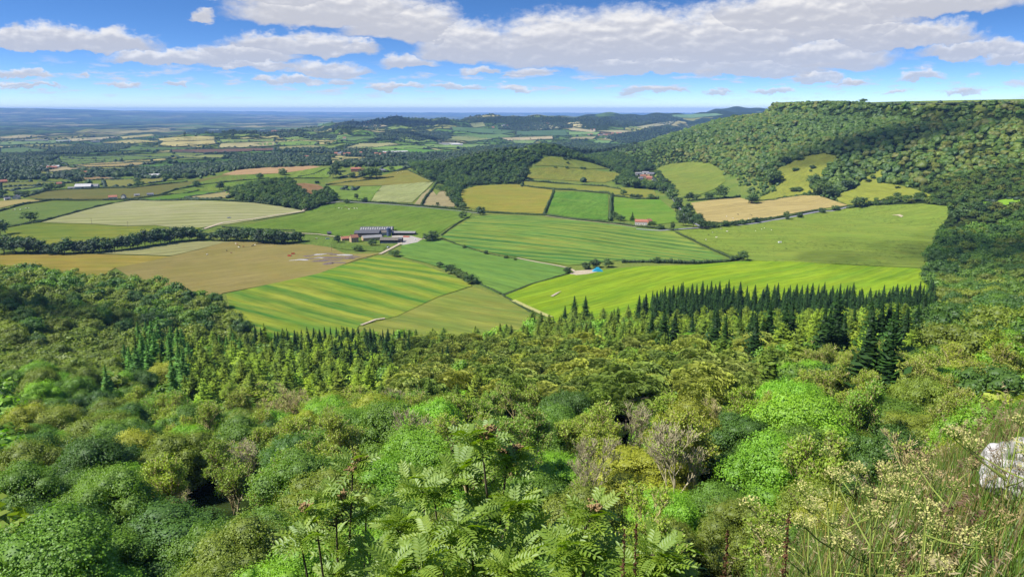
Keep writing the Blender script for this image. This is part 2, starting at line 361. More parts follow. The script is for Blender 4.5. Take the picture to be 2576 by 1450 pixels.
# ============================================================ the fields, traced on the photograph (2575 x 1450 points)
# (kind, label, outline, dict(c1, c2, c3, d=two points along the rows, ...))
FIELDS = [
 ('crop', 'large pale yellow wheat field with faint rows beyond the dark tree row', [(100, 560), (130, 553), (200, 531), (285, 510), (330, 505), (450, 504), (560, 507), (640, 511), (700, 519), (755, 529), (764, 533), (700, 544), (640, 554), (570, 565), (510, 572), (440, 573), (390, 567), (322, 569), (212, 563)],
  dict(c1='d6d298', c2='cfcf8a', c3='a8ae68', d=((200, 545), (600, 530)), period=26, amt=.65, streak=.35, line=-.4)),
 ('crop', 'yellow green barley field under the pale wheat field', [(12, 577), (60, 566), (100, 561), (212, 564), (322, 570), (390, 568), (440, 574), (512, 572), (470, 584), (380, 592), (290, 600), (200, 612), (110, 622), (30, 612)],
  dict(c1='9aab48', c2='b3b34c', c3='7d9a45', d=((100, 590), (400, 582)), period=34, amt=.7, streak=.5)),
 ('pasture', 'sage green pasture with a lone oak by its hedge', [(0, 534), (50, 519), (130, 511), (250, 506), (283, 510), (200, 529), (100, 556), (50, 564), (0, 567)],
  dict(c1='86a052', c2='90a556', tuft=.2)),
 ('crop', 'straw yellow strip cut off beside the sage pasture', [(-20, 526), (-20, 508), (60, 502), (108, 505), (50, 512), (0, 524)], dict(c1='d8c67c', c2='cdbd74')),
 ('pasture', 'long olive brown field beyond the white cottage', [(70, 496), (130, 479), (250, 476), (350, 471), (450, 461), (560, 441), (640, 438), (600, 455), (520, 463), (440, 476), (400, 490), (330, 499), (200, 502), (90, 501)],
  dict(c1='8b8f4e', c2='948f50', streak=.4, d=((100, 490), (500, 460)))),
 ('pasture', 'green meadow sloping down from the tan field', [(440, 476), (520, 455), (590, 440), (700, 441), (690, 455), (630, 468), (580, 480), (480, 482)], dict(c1='86a745', c2='93a84a', tuft=.2)),
 ('pasture', 'bright green paddock with a dark hedge beneath', [(345, 503), (390, 498), (480, 482), (570, 481), (575, 488), (530, 491), (440, 500), (380, 506)], dict(c1='78a23f', c2='86aa48')),
 ('crop', 'tan ploughed field on the rise beyond the knoll wood', [(557, 440), (600, 428), (700, 420), (790, 418), (806, 421), (760, 430), (700, 437), (640, 439), (590, 441)], dict(c1='e2bd8a', c2='dcb582', c3='cca474', d=((560, 438), (800, 420)), period=14, amt=.4)),
 ('pasture', 'green slope between tan field and red farmhouse', [(640, 441), (720, 436), (800, 422), (840, 425), (832, 440), (826, 447), (750, 448), (700, 453), (650, 455)], dict(c1='8cab45', c2='97ad4a')),
 ('crop', 'brown ploughed patch among the trees of the knoll', [(738, 464), (765, 461), (800, 465), (824, 479), (800, 488), (770, 489), (750, 477)], dict(c1='b58f63', c2='c09a6a', c3='a37f57', d=((745, 470), (815, 485)), period=12, amt=.5)),
 ('pasture', 'broad green pasture behind the grey barns', [(572, 579), (680, 553), (766, 535), (800, 524), (812, 515), (880, 513), (960, 513), (1060, 521), (1150, 529), (1188, 536), (1180, 546), (1130, 570), (1100, 590), (1080, 600), (1010, 602), (940, 592), (870, 597), (850, 600), (800, 586), (740, 583), (640, 581)],
  dict(c1='7ea03e', c2='8ca746', tuft=.55)),
 ('pasture', 'olive hay meadow below the red farmhouse', [(820, 463), (860, 451), (960, 442), (1000, 431), (1030, 428), (1050, 440), (1085, 457), (1040, 462), (960, 467), (890, 469), (830, 466)], dict(c1='a3a350', c2='a8a04e', tuft=.2)),
 ('crop', 'green mown field under the olive meadow', [(826, 468), (890, 470), (960, 468), (945, 487), (930, 508), (880, 504), (846, 500), (838, 482)], dict(c1='8fae4c', c2='9ab455', c3='7d9c44', d=((840, 495), (940, 480)), period=22, amt=.5)),
 ('crop', 'pale green mown field with curved swaths', [(945, 487), (961, 468), (1060, 459), (1090, 459), (1062, 486), (1036, 510), (960, 509), (932, 508)], dict(c1='c2c684', c2='bcc27c', c3='a5b066', d=((935, 500), (1080, 470)), period=11, amt=.55)),
 ('crop', 'cream hay field with wavy swaths in a narrow corner', [(1042, 514), (1060, 491), (1080, 474), (1090, 482), (1098, 492), (1104, 484), (1118, 477), (1140, 473), (1132, 490), (1146, 510), (1142, 521), (1100, 519)], dict(c1='cbbc8a', c2='c5b684', c3='aea273', d=((1050, 512), (1140, 500)), period=9, amt=.6)),
 ('pasture', 'small green corner above the cream hay field', [(1077, 477), (1090, 463), (1106, 466), (1122, 475), (1105, 482), (1099, 490), (1090, 481)], dict(c1='8ca24a', c2='96a850')),
 ('pasture', 'ochre yellow rough pasture beside two green paddocks', [(1154, 500), (1160, 480), (1200, 468), (1260, 465), (1300, 464), (1340, 473), (1389, 478), (1384, 500), (1369, 538), (1300, 535), (1212, 530), (1165, 520)], dict(c1='a8aa48', c2='b4aa4c', tuft=.35)),
 ('pasture', 'bright green square paddock framed by hedges', [(1376, 538), (1394, 484), (1440, 482), (1529, 489), (1529, 554), (1450, 549)], dict(c1='6c9c3a', c2='80a642', tuft=.8)),
 ('pasture', 'green paddock above the white cottage with red roof', [(1543, 496), (1620, 501), (1660, 503), (1700, 535), (1705, 559), (1640, 566), (1600, 561), (1545, 546)], dict(c1='7aa83c', c2='8cac44', tuft=.4)),
 ('pasture', 'long olive strip between two hedges', [(1316, 456), (1400, 463), (1520, 469), (1645, 479), (1652, 499), (1600, 501), (1560, 492), (1470, 481), (1395, 473), (1320, 468)], dict(c1='98a446', c2='a3a24a', tuft=.25)),
 ('pasture', 'upper olive strip below the hillock', [(1325, 450), (1326, 424), (1400, 420), (1480, 428), (1560, 436), (1570, 446), (1520, 460), (1430, 455), (1350, 450)], dict(c1='99a348', c2='a09f48', tuft=.3)),
 ('pasture', 'rough hillock meadow dotted with bushes', [(1342, 417), (1370, 397), (1385, 394), (1440, 402), (1490, 412), (1530, 425), (1480, 426), (1400, 418)], dict(c1='8f9e48', c2='9aa14a', tuft=.4)),
 ('meadow', 'steep green meadow tucked under the wooded escarpment', [(1650, 425), (1680, 415), (1740, 407), (1790, 413), (1815, 430), (1825, 455), (1800, 475), (1760, 490), (1705, 498), (1690, 475), (1662, 447)], dict(c1='8fa348', c2='9aa64a', tuft=.25)),
 ('crop', 'tan stubble field with a single round tree', [(1737, 511), (1790, 504), (1860, 498), (1900, 510), (1960, 500), (2020, 492), (2060, 493), (2110, 510), (2132, 517), (2060, 526), (2000, 536), (1935, 548), (1870, 556), (1790, 561), (1766, 560)], dict(c1='d8c480', c2='cebb78', c3='bca566', d=((1760, 540), (2080, 505)), period=12, amt=.55, streak=.4)),
 ('meadow', 'yellow green sloping meadow with scattered scrub', [(1897, 501), (1945, 484), (1965, 455), (1955, 425), (2020, 396), (2070, 386), (2100, 393), (2110, 408), (2085, 420), (2068, 445), (2042, 470), (2045, 485), (1960, 497), (1905, 507)], dict(c1='a2aa48', c2='aab04c', tuft=.3)),
 ('meadow', 'upper meadow running into the scrub of the hillside', [(2102, 491), (2150, 476), (2172, 450), (2212, 428), (2226, 431), (2212, 460), (2280, 470), (2330, 487), (2352, 495), (2290, 496), (2230, 501), (2160, 513), (2133, 517), (2108, 505)], dict(c1='a2ab48', c2='a9b04a', tuft=.25)),
 ('pasture', 'huge rolling pasture with dark tussocks inside the road bend', [(1702, 580), (1760, 576), (1830, 570), (1935, 556), (2000, 545), (2100, 529), (2200, 518), (2320, 513), (2382, 520), (2388, 538), (2375, 560), (2352, 600), (2335, 640), (2325, 674), (2250, 672), (2100, 664), (1990, 659), (1884, 655), (1850, 645), (1790, 625), (1740, 605)],
  dict(c1='8fa845', c2='98ab48', tuft=.75)),
 ('crop', 'green and yellow streaked crop field with wheel lines', [(1110, 596), (1150, 570), (1200, 543), (1230, 541), (1330, 545), (1450, 555), (1600, 572), (1692, 582), (1740, 610), (1800, 640), (1832, 653), (1700, 660), (1560, 655), (1470, 665), (1430, 668), (1350, 655), (1230, 635), (1150, 615)],
  dict(c1='8caa4a', c2='aab44e', c3='4c8846', d=((1290, 590), (1700, 642)), period=21, amt=1.0, streak=.7, line=.5)),
 ('crop', 'vivid lime green field beside the blue bale stack', [(1266, 744), (1340, 715), (1440, 688), (1500, 681), (1600, 671), (1740, 667), (1884, 656), (2000, 659), (2150, 668), (2322, 676), (2337, 725), (2345, 790), (2000, 800), (1650, 810), (1480, 830), (1400, 812), (1340, 781)],
  dict(c1='9dbc2c', c2='a8c234', c3='80ac30', d=((1500, 770), (1800, 690)), period=30, amt=.8, streak=.5, line=.25)),
 ('crop', 'mid green crop field between farm track and bales', [(1002, 645), (1012, 614), (1050, 602), (1108, 604), (1230, 640), (1350, 660), (1420, 675), (1438, 686), (1340, 712), (1262, 741), (1248, 738), (1150, 690), (1080, 664)],
  dict(c1='7fa84c', c2='8aae4c', c3='6b9a4e', d=((1020, 640), (1380, 700)), period=24, amt=.5, streak=.5)),
 ('crop', 'striped barley field in yellow and dark green above the spruces', [(568, 739), (644, 723), (720, 706), (830, 676), (950, 644), (988, 646), (1060, 666), (1150, 699), (1188, 719), (1104, 746), (1000, 795), (903, 820), (860, 890), (690, 900), (590, 820)],
  dict(c1='a2ba3e', c2='bcc24c', c3='569640', d=((720, 700), (1010, 765)), period=27, amt=.95, streak=.5)),
 ('crop', 'dull olive half of the striped field above the larches', [(904, 821), (1000, 796), (1105, 747), (1190, 721), (1250, 745), (1300, 768), (1350, 795), (1400, 818), (1400, 900), (862, 890)],
  dict(c1='a0ac4c', c2='aeae54', c3='7f9e4c', d=((1010, 770), (1290, 815)), period=30, amt=.6, streak=.45)),
 ('pasture', 'brown gold grazing field with a heap of dark soil', [(290, 674), (360, 660), (430, 645), (500, 629), (560, 611), (600, 608), (700, 613), (820, 617), (870, 640), (960, 637), (900, 653), (800, 689), (700, 711), (640, 723), (560, 738), (530, 760), (400, 730), (330, 700)],
  dict(c1='b8a866', c2='b0a45c', tuft=.2, streak=.35, d=((350, 690), (800, 640)))),
 ('crop', 'pale triangle of unripe wheat beneath the dark tree row', [(236, 638), (300, 629), (400, 614), (500, 608), (570, 608), (600, 608), (560, 611), (500, 628), (430, 644), (330, 641)], dict(c1='c6bf80', c2='bcbb78', c3='adb06c', d=((300, 636), (560, 612)), period=14, amt=.5)),
 ('crop', 'golden strip between the tree row and the wooded spur', [(-40, 641), (100, 641), (236, 640), (330, 643), (428, 646), (360, 661), (290, 674), (250, 700), (60, 690), (-40, 680)], dict(c1='c4ac4c', c2='b0aa4a', c3='d0b464', d=((0, 655), (400, 648)), period=40, amt=.5)),
 ('pasture', 'green paddock in front of the stone farmhouse', [(640, 606), (700, 606), (760, 598), (800, 592), (860, 607), (940, 622), (976, 616), (962, 634), (870, 628), (760, 613), (700, 612)], dict(c1='7c9844', c2='87a04a', tuft=.2)),
]
# small far fields: (outline, colour)
FAR_FIELDS = [
 ([(300, 345), (380, 338), (390, 342), (310, 350)], 'c9bf7a'), ([(390, 350), (500, 343), (540, 345), (545, 352), (400, 357)], 'd0c47e'), ([(255, 360), (330, 352), (410, 356), (330, 362)], 'ccc078'),
 ([(410, 358), (540, 354), (545, 362), (430, 370), (400, 366)], 'd6c884'), ([(550, 352), (640, 352), (690, 350), (690, 356), (560, 360)], '9aae62'), ([(555, 362), (690, 357), (700, 366), (600, 372), (550, 372)], 'cfc48a'),
 ([(270, 370), (420, 372), (500, 372), (440, 378), (300, 380)], '6f8a4c'), ([(430, 378), (600, 375), (690, 372), (690, 378), (520, 385), (430, 384)], '8a6f5c'), ([(140, 392), (330, 392), (430, 398), (300, 405), (150, 405)], '7f9650'),
 ([(300, 392), (420, 385), (520, 387), (480, 395), (380, 397)], '86994f'), ([(160, 408), (290, 405), (330, 410), (240, 416), (170, 416)], '849a50'), ([(440, 391), (560, 390), (640, 392), (560, 398), (460, 398)], 'a0a862'),
 ([(180, 416), (290, 408), (390, 410), (330, 418), (220, 422)], 'c2ae74'), ([(320, 417), (420, 414), (520, 416), (420, 421)], '6f9a44'), ([(380, 428), (480, 421), (590, 420), (500, 428), (400, 430)], 'bcb070'),
 ([(250, 440), (330, 436), (330, 441), (270, 443)], '90a650'), ([(700, 335), (790, 332), (800, 338), (720, 342)], '7f9c50'), ([(710, 346), (800, 342), (880, 345), (820, 352), (720, 352)], '92aa58'),
 ([(800, 312), (830, 308), (845, 312), (830, 318), (800, 318)], '86a458'), ([(640, 362), (760, 355), (800, 357), (790, 366), (660, 366)], '8fae56'), ([(700, 370), (790, 366), (820, 372), (760, 378), (700, 376)], 'b0ac70'),
 ([(830, 345), (870, 338), (890, 344), (850, 352)], '88a858'), ([(830, 352), (890, 345), (1000, 342), (940, 350), (880, 356)], '7f9a58'), ([(868, 372), (900, 362), (980, 360), (1010, 364), (960, 370), (900, 375)], 'c0bc80'),
 ([(880, 372), (960, 370), (1030, 366), (1090, 368), (1060, 376), (950, 377)], '8fb058'), ([(930, 378), (1060, 376), (1150, 380), (1080, 386), (940, 384)], '74a24a'), ([(905, 318), (960, 314), (975, 318), (930, 322)], 'd2c48e'),
 ([(1000, 345), (1060, 348), (1100, 356), (1040, 360), (1005, 352)], '90aa5c'), ([(1120, 345), (1180, 342), (1240, 350), (1180, 356), (1130, 352)], 'a0a868'), ([(1060, 364), (1150, 362), (1240, 366), (1180, 372), (1080, 372)], '92b062'),
 ([(1180, 312), (1215, 308), (1222, 318), (1190, 322)], 'b4b878'), ([(1135, 320), (1190, 322), (1300, 330), (1260, 338), (1140, 330)], '6d8c58'), ([(1130, 340), (1260, 338), (1300, 344), (1220, 350)], '7a9856'),
 ([(1340, 316), (1400, 315), (1410, 322), (1350, 328)], 'c4bf8a'), ([(1300, 330), (1420, 328), (1430, 342), (1300, 340)], '64825a'), ([(1260, 348), (1390, 343), (1390, 350), (1280, 355)], 'cabb90'),
 ([(1290, 352), (1350, 354), (1340, 362), (1290, 360)], '8aa460'), ([(1440, 322), (1500, 330), (1490, 334), (1430, 328)], 'c8bc8c'), ([(1430, 332), (1510, 333), (1500, 340), (1430, 340)], '8caa66'),
 ([(1500, 330), (1560, 328), (1600, 332), (1560, 336)], 'c0b98a'), ([(1600, 320), (1660, 310), (1700, 306), (1690, 312), (1620, 324)], 'b8b48a'), ([(1440, 346), (1500, 344), (1490, 351), (1430, 350)], 'b0a878'),
 ([(1500, 353), (1540, 355), (1530, 361), (1490, 360)], '86a862'), ([(1690, 290), (1800, 286), (1820, 290), (1740, 298), (1690, 296)], '7fa070'), ([(1330, 374), (1385, 368), (1425, 370), (1400, 376), (1340, 379)], 'b3b06a'),
 ([(0, 345), (60, 340), (120, 342), (60, 348), (0, 350)], 'c4b886'), ([(0, 358), (100, 355), (180, 352), (150, 360), (0, 366)], '8fa868'), ([(170, 350), (300, 344), (255, 352), (180, 356)], 'd4c898'),
 ([(0, 375), (60, 372), (120, 380), (40, 386), (0, 386)], '7a9460'), ([(100, 425), (150, 420), (215, 425), (150, 432), (105, 432)], 'c8b88a'), ([(0, 460), (110, 458), (180, 460), (110, 466), (0, 470)], '8f9650'),
 ([(0, 474), (60, 469), (110, 470), (60, 478), (0, 480)], '9aa25a'), ([(30, 480), (110, 470), (120, 477), (60, 485)], '8fa850'), ([(0, 488), (60, 485), (110, 480), (80, 492), (0, 498)], '86984e'),
 ([(170, 450), (260, 445), (300, 450), (190, 455)], 'b59a6a'), ([(260, 455), (330, 452), (420, 447), (410, 457), (300, 472), (265, 470)], '9a9a52'), ([(145, 405), (200, 400), (290, 402), (290, 408), (160, 412)], '88a058'),
 ([(160, 398), (260, 392), (310, 396), (200, 402)], '7c9456'), ([(2190, 263), (2300, 260), (2450, 262), (2550, 263), (2400, 266), (2200, 266)], 'a8b060'), ([(1640, 446), (1648, 436), (1665, 446), (1680, 470), (1672, 478)], '8aa048'),
 ([(470, 497), (540, 487), (580, 480), (600, 485), (575, 498), (500, 503)], 'b8ad74'), ([(860, 446), (900, 433), (930, 436), (900, 446)], 'a8a250'), ([(870, 470), (900, 471), (885, 480), (860, 478)], '7fa044'),
 ([(960, 423), (1010, 418), (1030, 422), (1000, 430), (955, 434)], '8eab4c'), ([(2480, 512), (2540, 500), (2575, 505), (2520, 520)], '8fb83a'), ([(2440, 505), (2500, 507), (2480, 520)], '86b038')]
# where woods stand (outlines of the ground they grow on)
WOODS = [
 [(1025, 414), (1060, 407), (1110, 416), (1150, 407), (1200, 396), (1260, 388), (1330, 385), (1372, 392), (1345, 408), (1326, 424), (1325, 450), (1312, 460), (1295, 463), (1240, 464), (1195, 467), (1150, 474), (1115, 466), (1088, 457), (1052, 438)],
 [(580, 492), (620, 472), (680, 460), (738, 463), (752, 478), (772, 491), (824, 482), (842, 492), (846, 508), (800, 521), (770, 531), (720, 523), (660, 511), (600, 507)],
 [(1290, 390), (1330, 380), (1440, 382), (1540, 388), (1580, 400), (1630, 412), (1650, 427), (1662, 447), (1600, 452), (1572, 445), (1535, 425), (1490, 410), (1440, 400), (1390, 393)],
 [(1560, 447), (1600, 440), (1625, 455), (1660, 452), (1690, 478), (1650, 478), (1600, 474), (1545, 462)],
 [(1112, 482), (1145, 466), (1165, 470), (1158, 482), (1150, 500), (1160, 520), (1148, 522), (1138, 505), (1136, 488)]]
FAR_WOODS = [
 [(-30, 414), (60, 404), (140, 410), (155, 422), (100, 436), (-30, 438)], [(-30, 440), (140, 440), (200, 431), (330, 428), (420, 421), (440, 432), (300, 446), (150, 451), (-30, 455)],
 [(420, 422), (520, 414), (600, 407), (700, 409), (830, 406), (830, 416), (700, 422), (560, 433), (470, 440), (430, 437)], [(560, 394), (700, 386), (830, 395), (830, 409), (720, 405), (600, 409)],
 [(840, 412), (900, 403), (960, 398), (1035, 403), (1028, 415), (950, 420), (860, 424)], [(1010, 396), (1150, 392), (1300, 380), (1300, 394), (1180, 406), (1100, 413), (1040, 409)],
 [(936, 345), (990, 333), (1060, 328), (1130, 335), (1136, 348), (1050, 356), (950, 352)], [(690, 338), (760, 335), (850, 338), (850, 346), (720, 348)], [(480, 330), (600, 326), (720, 328), (790, 330), (760, 336), (600, 338), (500, 336)],
 [(130, 374), (260, 366), (330, 372), (270, 383), (130, 388)], [(0, 388), (120, 386), (150, 396), (60, 402), (0, 402)], [(830, 318), (900, 308), (1000, 300), (1120, 304), (1150, 312), (1040, 318), (960, 316), (860, 326)],
 [(1150, 300), (1250, 292), (1400, 294), (1480, 298), (1430, 308), (1300, 312), (1200, 308)], [(1270, 318), (1330, 312), (1440, 312), (1440, 320), (1340, 330), (1250, 326)], [(1300, 366), (1440, 358), (1560, 366), (1620, 380), (1560, 388), (1440, 380), (1320, 374)],
 [(1440, 300), (1560, 290), (1680, 292), (1720, 300), (1600, 318), (1480, 318)], [(1520, 342), (1600, 330), (1700, 320), (1740, 318), (1640, 350), (1560, 362)], [(860, 378), (930, 380), (1060, 388), (1180, 384), (1250, 376), (1290, 378), (1150, 391), (950, 396), (860, 392)],
 [(330, 437), (420, 430), (560, 434), (540, 442), (440, 452), (340, 452)], [(0, 395), (70, 392), (150, 400), (120, 406), (0, 406)], [(700, 378), (800, 374), (860, 378), (850, 386), (720, 384)],
 [(1150, 374), (1300, 366), (1300, 376), (1180, 383)]]
FAR_DARK = FAR_WOODS[6:9] + FAR_WOODS[11:17] + [[(1730, 295), (1770, 270), (1900, 262), (1900, 300)], [(1550, 300), (1600, 280), (1760, 280), (1700, 300)]]
HEDGES = [  # near hedges: outline points, height in metres, label
 ([(100, 560), (170, 541), (240, 522), (285, 512), (340, 503)], 3.2, 'straight dark hedge climbing past the pale wheat field'), ([(0, 575), (50, 567), (100, 560)], 2.8, 'low hedge under the lone oak'),
 ([(1060, 517), (1075, 492), (1092, 470), (1098, 458)], 4.5, 'thick curved hedge beside the cream hay field'), ([(812, 502), (880, 506), (960, 511), (1060, 519), (1150, 527), (1200, 534)], 3.6, 'long roadside hedge behind the barn pasture'),
 ([(1210, 534), (1300, 539), (1372, 542)], 3.2, 'hedge along the foot of the ochre pasture'), ([(1372, 542), (1450, 553), (1530, 561), (1600, 570), (1692, 580)], 3.6, 'long hedge above the streaked crop field'),
 ([(1368, 540), (1380, 512), (1393, 482)], 4.5, 'dark hedge between ochre pasture and bright paddock'), ([(1393, 477), (1440, 479), (1529, 487), (1545, 494)], 4.5, 'hedge along the top of the bright paddock'),
 ([(1534, 556), (1536, 530), (1536, 505), (1540, 492)], 7.0, 'tall row hedge dividing the two green paddocks'), ([(1316, 455), (1370, 459), (1440, 465), (1520, 470), (1560, 477)], 4.5, 'upper dark hedge of the olive strips'),
 ([(1310, 468), (1340, 471), (1390, 477)], 4.0, 'short hedge above the ochre pasture'), ([(1312, 470), (1314, 456), (1325, 452)], 5.0, 'hedge corner at the wooded hill edge'), ([(1545, 494), (1600, 502), (1655, 501)], 4.5, 'bushy hedge below the hamlet grove'),
 ([(1565, 661), (1620, 660), (1700, 663), (1760, 664), (1820, 660), (1865, 650)], 4.6, 'thick dark hedge over the lime green field'), ([(1700, 586), (1740, 604), (1790, 628), (1840, 650)], 2.5, 'thin scrubby hedge beside the huge pasture'),
 ([(1180, 546), (1140, 570), (1110, 592)], 1.8, 'ragged low hedge climbing from the barns'), ([(1760, 574), (1830, 569), (1900, 560), (1945, 553)], 4.0, 'roadside hedge along the tan stubble'),
 ([(1945, 550), (2000, 541), (2060, 531), (2130, 520)], 3.4, 'hedge beyond the grey road'), ([(2130, 525), (2200, 514), (2290, 505), (2360, 508), (2385, 518)], 5.5, 'dense hedge at the head of the huge pasture'),
 ([(1765, 562), (1820, 562), (1880, 556), (1940, 548)], 3.0, 'hedge along the lower edge of the stubble field'), ([(1895, 506), (1960, 499), (2045, 488)], 2.2, 'thin dark hedge above the tan stubble'), ([(1730, 506), (1800, 502), (1860, 496)], 4.5, 'leafy hedge under the steep meadow'),
 ([(820, 466), (870, 459), (960, 450), (990, 446)], 3.2, 'hedge under the red farmhouse garden'), ([(560, 572), (640, 578), (740, 581)], 2.2, 'field edge hedge near the farm track'), ([(660, 452), (720, 449), (810, 449)], 2.6, 'hedge below the tan field slope'),
 ([(340, 504), (400, 506), (480, 504), (570, 506), (640, 510), (700, 518)], 4.2, 'bushy hedge over the pale wheat field'), ([(0, 532), (60, 514), (130, 504), (180, 504)], 3.6, 'hedge by the straw yellow strip'),
 ([(90, 503), (200, 505), (330, 502), (400, 492), (440, 478)], 3.0, 'long hedge by the white cottage'), ([(440, 478), (520, 464), (600, 456), (650, 452)], 4.0, 'hedge over the bright green paddock'), ([(60, 497), (110, 483), (160, 478), (250, 474)], 3.2, 'hedge below the big pale barns'),
 ([(250, 474), (330, 474), (400, 466), (470, 458)], 4.5, 'dark hedge above the long olive field'), ([(400, 492), (470, 487), (500, 480)], 3.0, 'little hedge by the bright paddock'), ([(1265, 744), (1340, 714), (1430, 688)], 1.4, 'overgrown ditch bank beside the lime field'),
 ([(1200, 712), (1262, 741), (1345, 792)], 1.6, 'rough grass bank between striped and green fields'), ([(1110, 600), (1170, 622), (1230, 640), (1300, 652)], 1.4, 'rough scrub line across the green crops'), ([(764, 534), (700, 545), (640, 555)], 1.2, 'low bank under the wheat field corner'),
 ([(820, 425), (790, 438), (750, 446)], 2.5, 'hedge on the green slope by the knoll'), ([(1000, 432), (1020, 427), (1050, 440), (1090, 458)], 3.0, 'hedge around the olive hay meadow'), ([(1655, 447), (1680, 475), (1697, 505)], 6.0, 'tall lane hedge leading up to the hamlet'),
 ([(240, 640), (330, 628), (420, 614)], 1.6, 'scrub edge beneath the dark tree row')]
# individual field trees: (px, py of the foot, height px, width px[, kind])
ROW_A = [(10, 638, 36, 38), (42, 638, 36, 36), (72, 638, 35, 36), (96, 637, 28, 26), (116, 638, 20, 22), (140, 640, 26, 28), (162, 639, 33, 32), (186, 637, 28, 28), (208, 636, 27, 24), (228, 636, 30, 28), (250, 633, 33, 30), (268, 630, 18, 18), (288, 631, 28, 30), (308, 629, 30, 28), (328, 626, 32, 30), (347, 623, 33, 28), (366, 620, 35, 30),
         (386, 617, 37, 30), (405, 614, 36, 28), (422, 611, 33, 26), (440, 609, 36, 32), (458, 607, 32, 28), (478, 605, 32, 30), (497, 604, 26, 26), (514, 604, 18, 18)]
ROW_B = [(538, 605, 20, 20), (560, 606, 29, 28), (580, 606, 32, 28), (600, 606, 31, 28), (625, 607, 33, 32), (642, 608, 30, 28), (662, 612, 34, 34), (683, 614, 36, 34), (703, 614, 34, 32), (722, 612, 28, 26), (751, 609, 26, 30)]
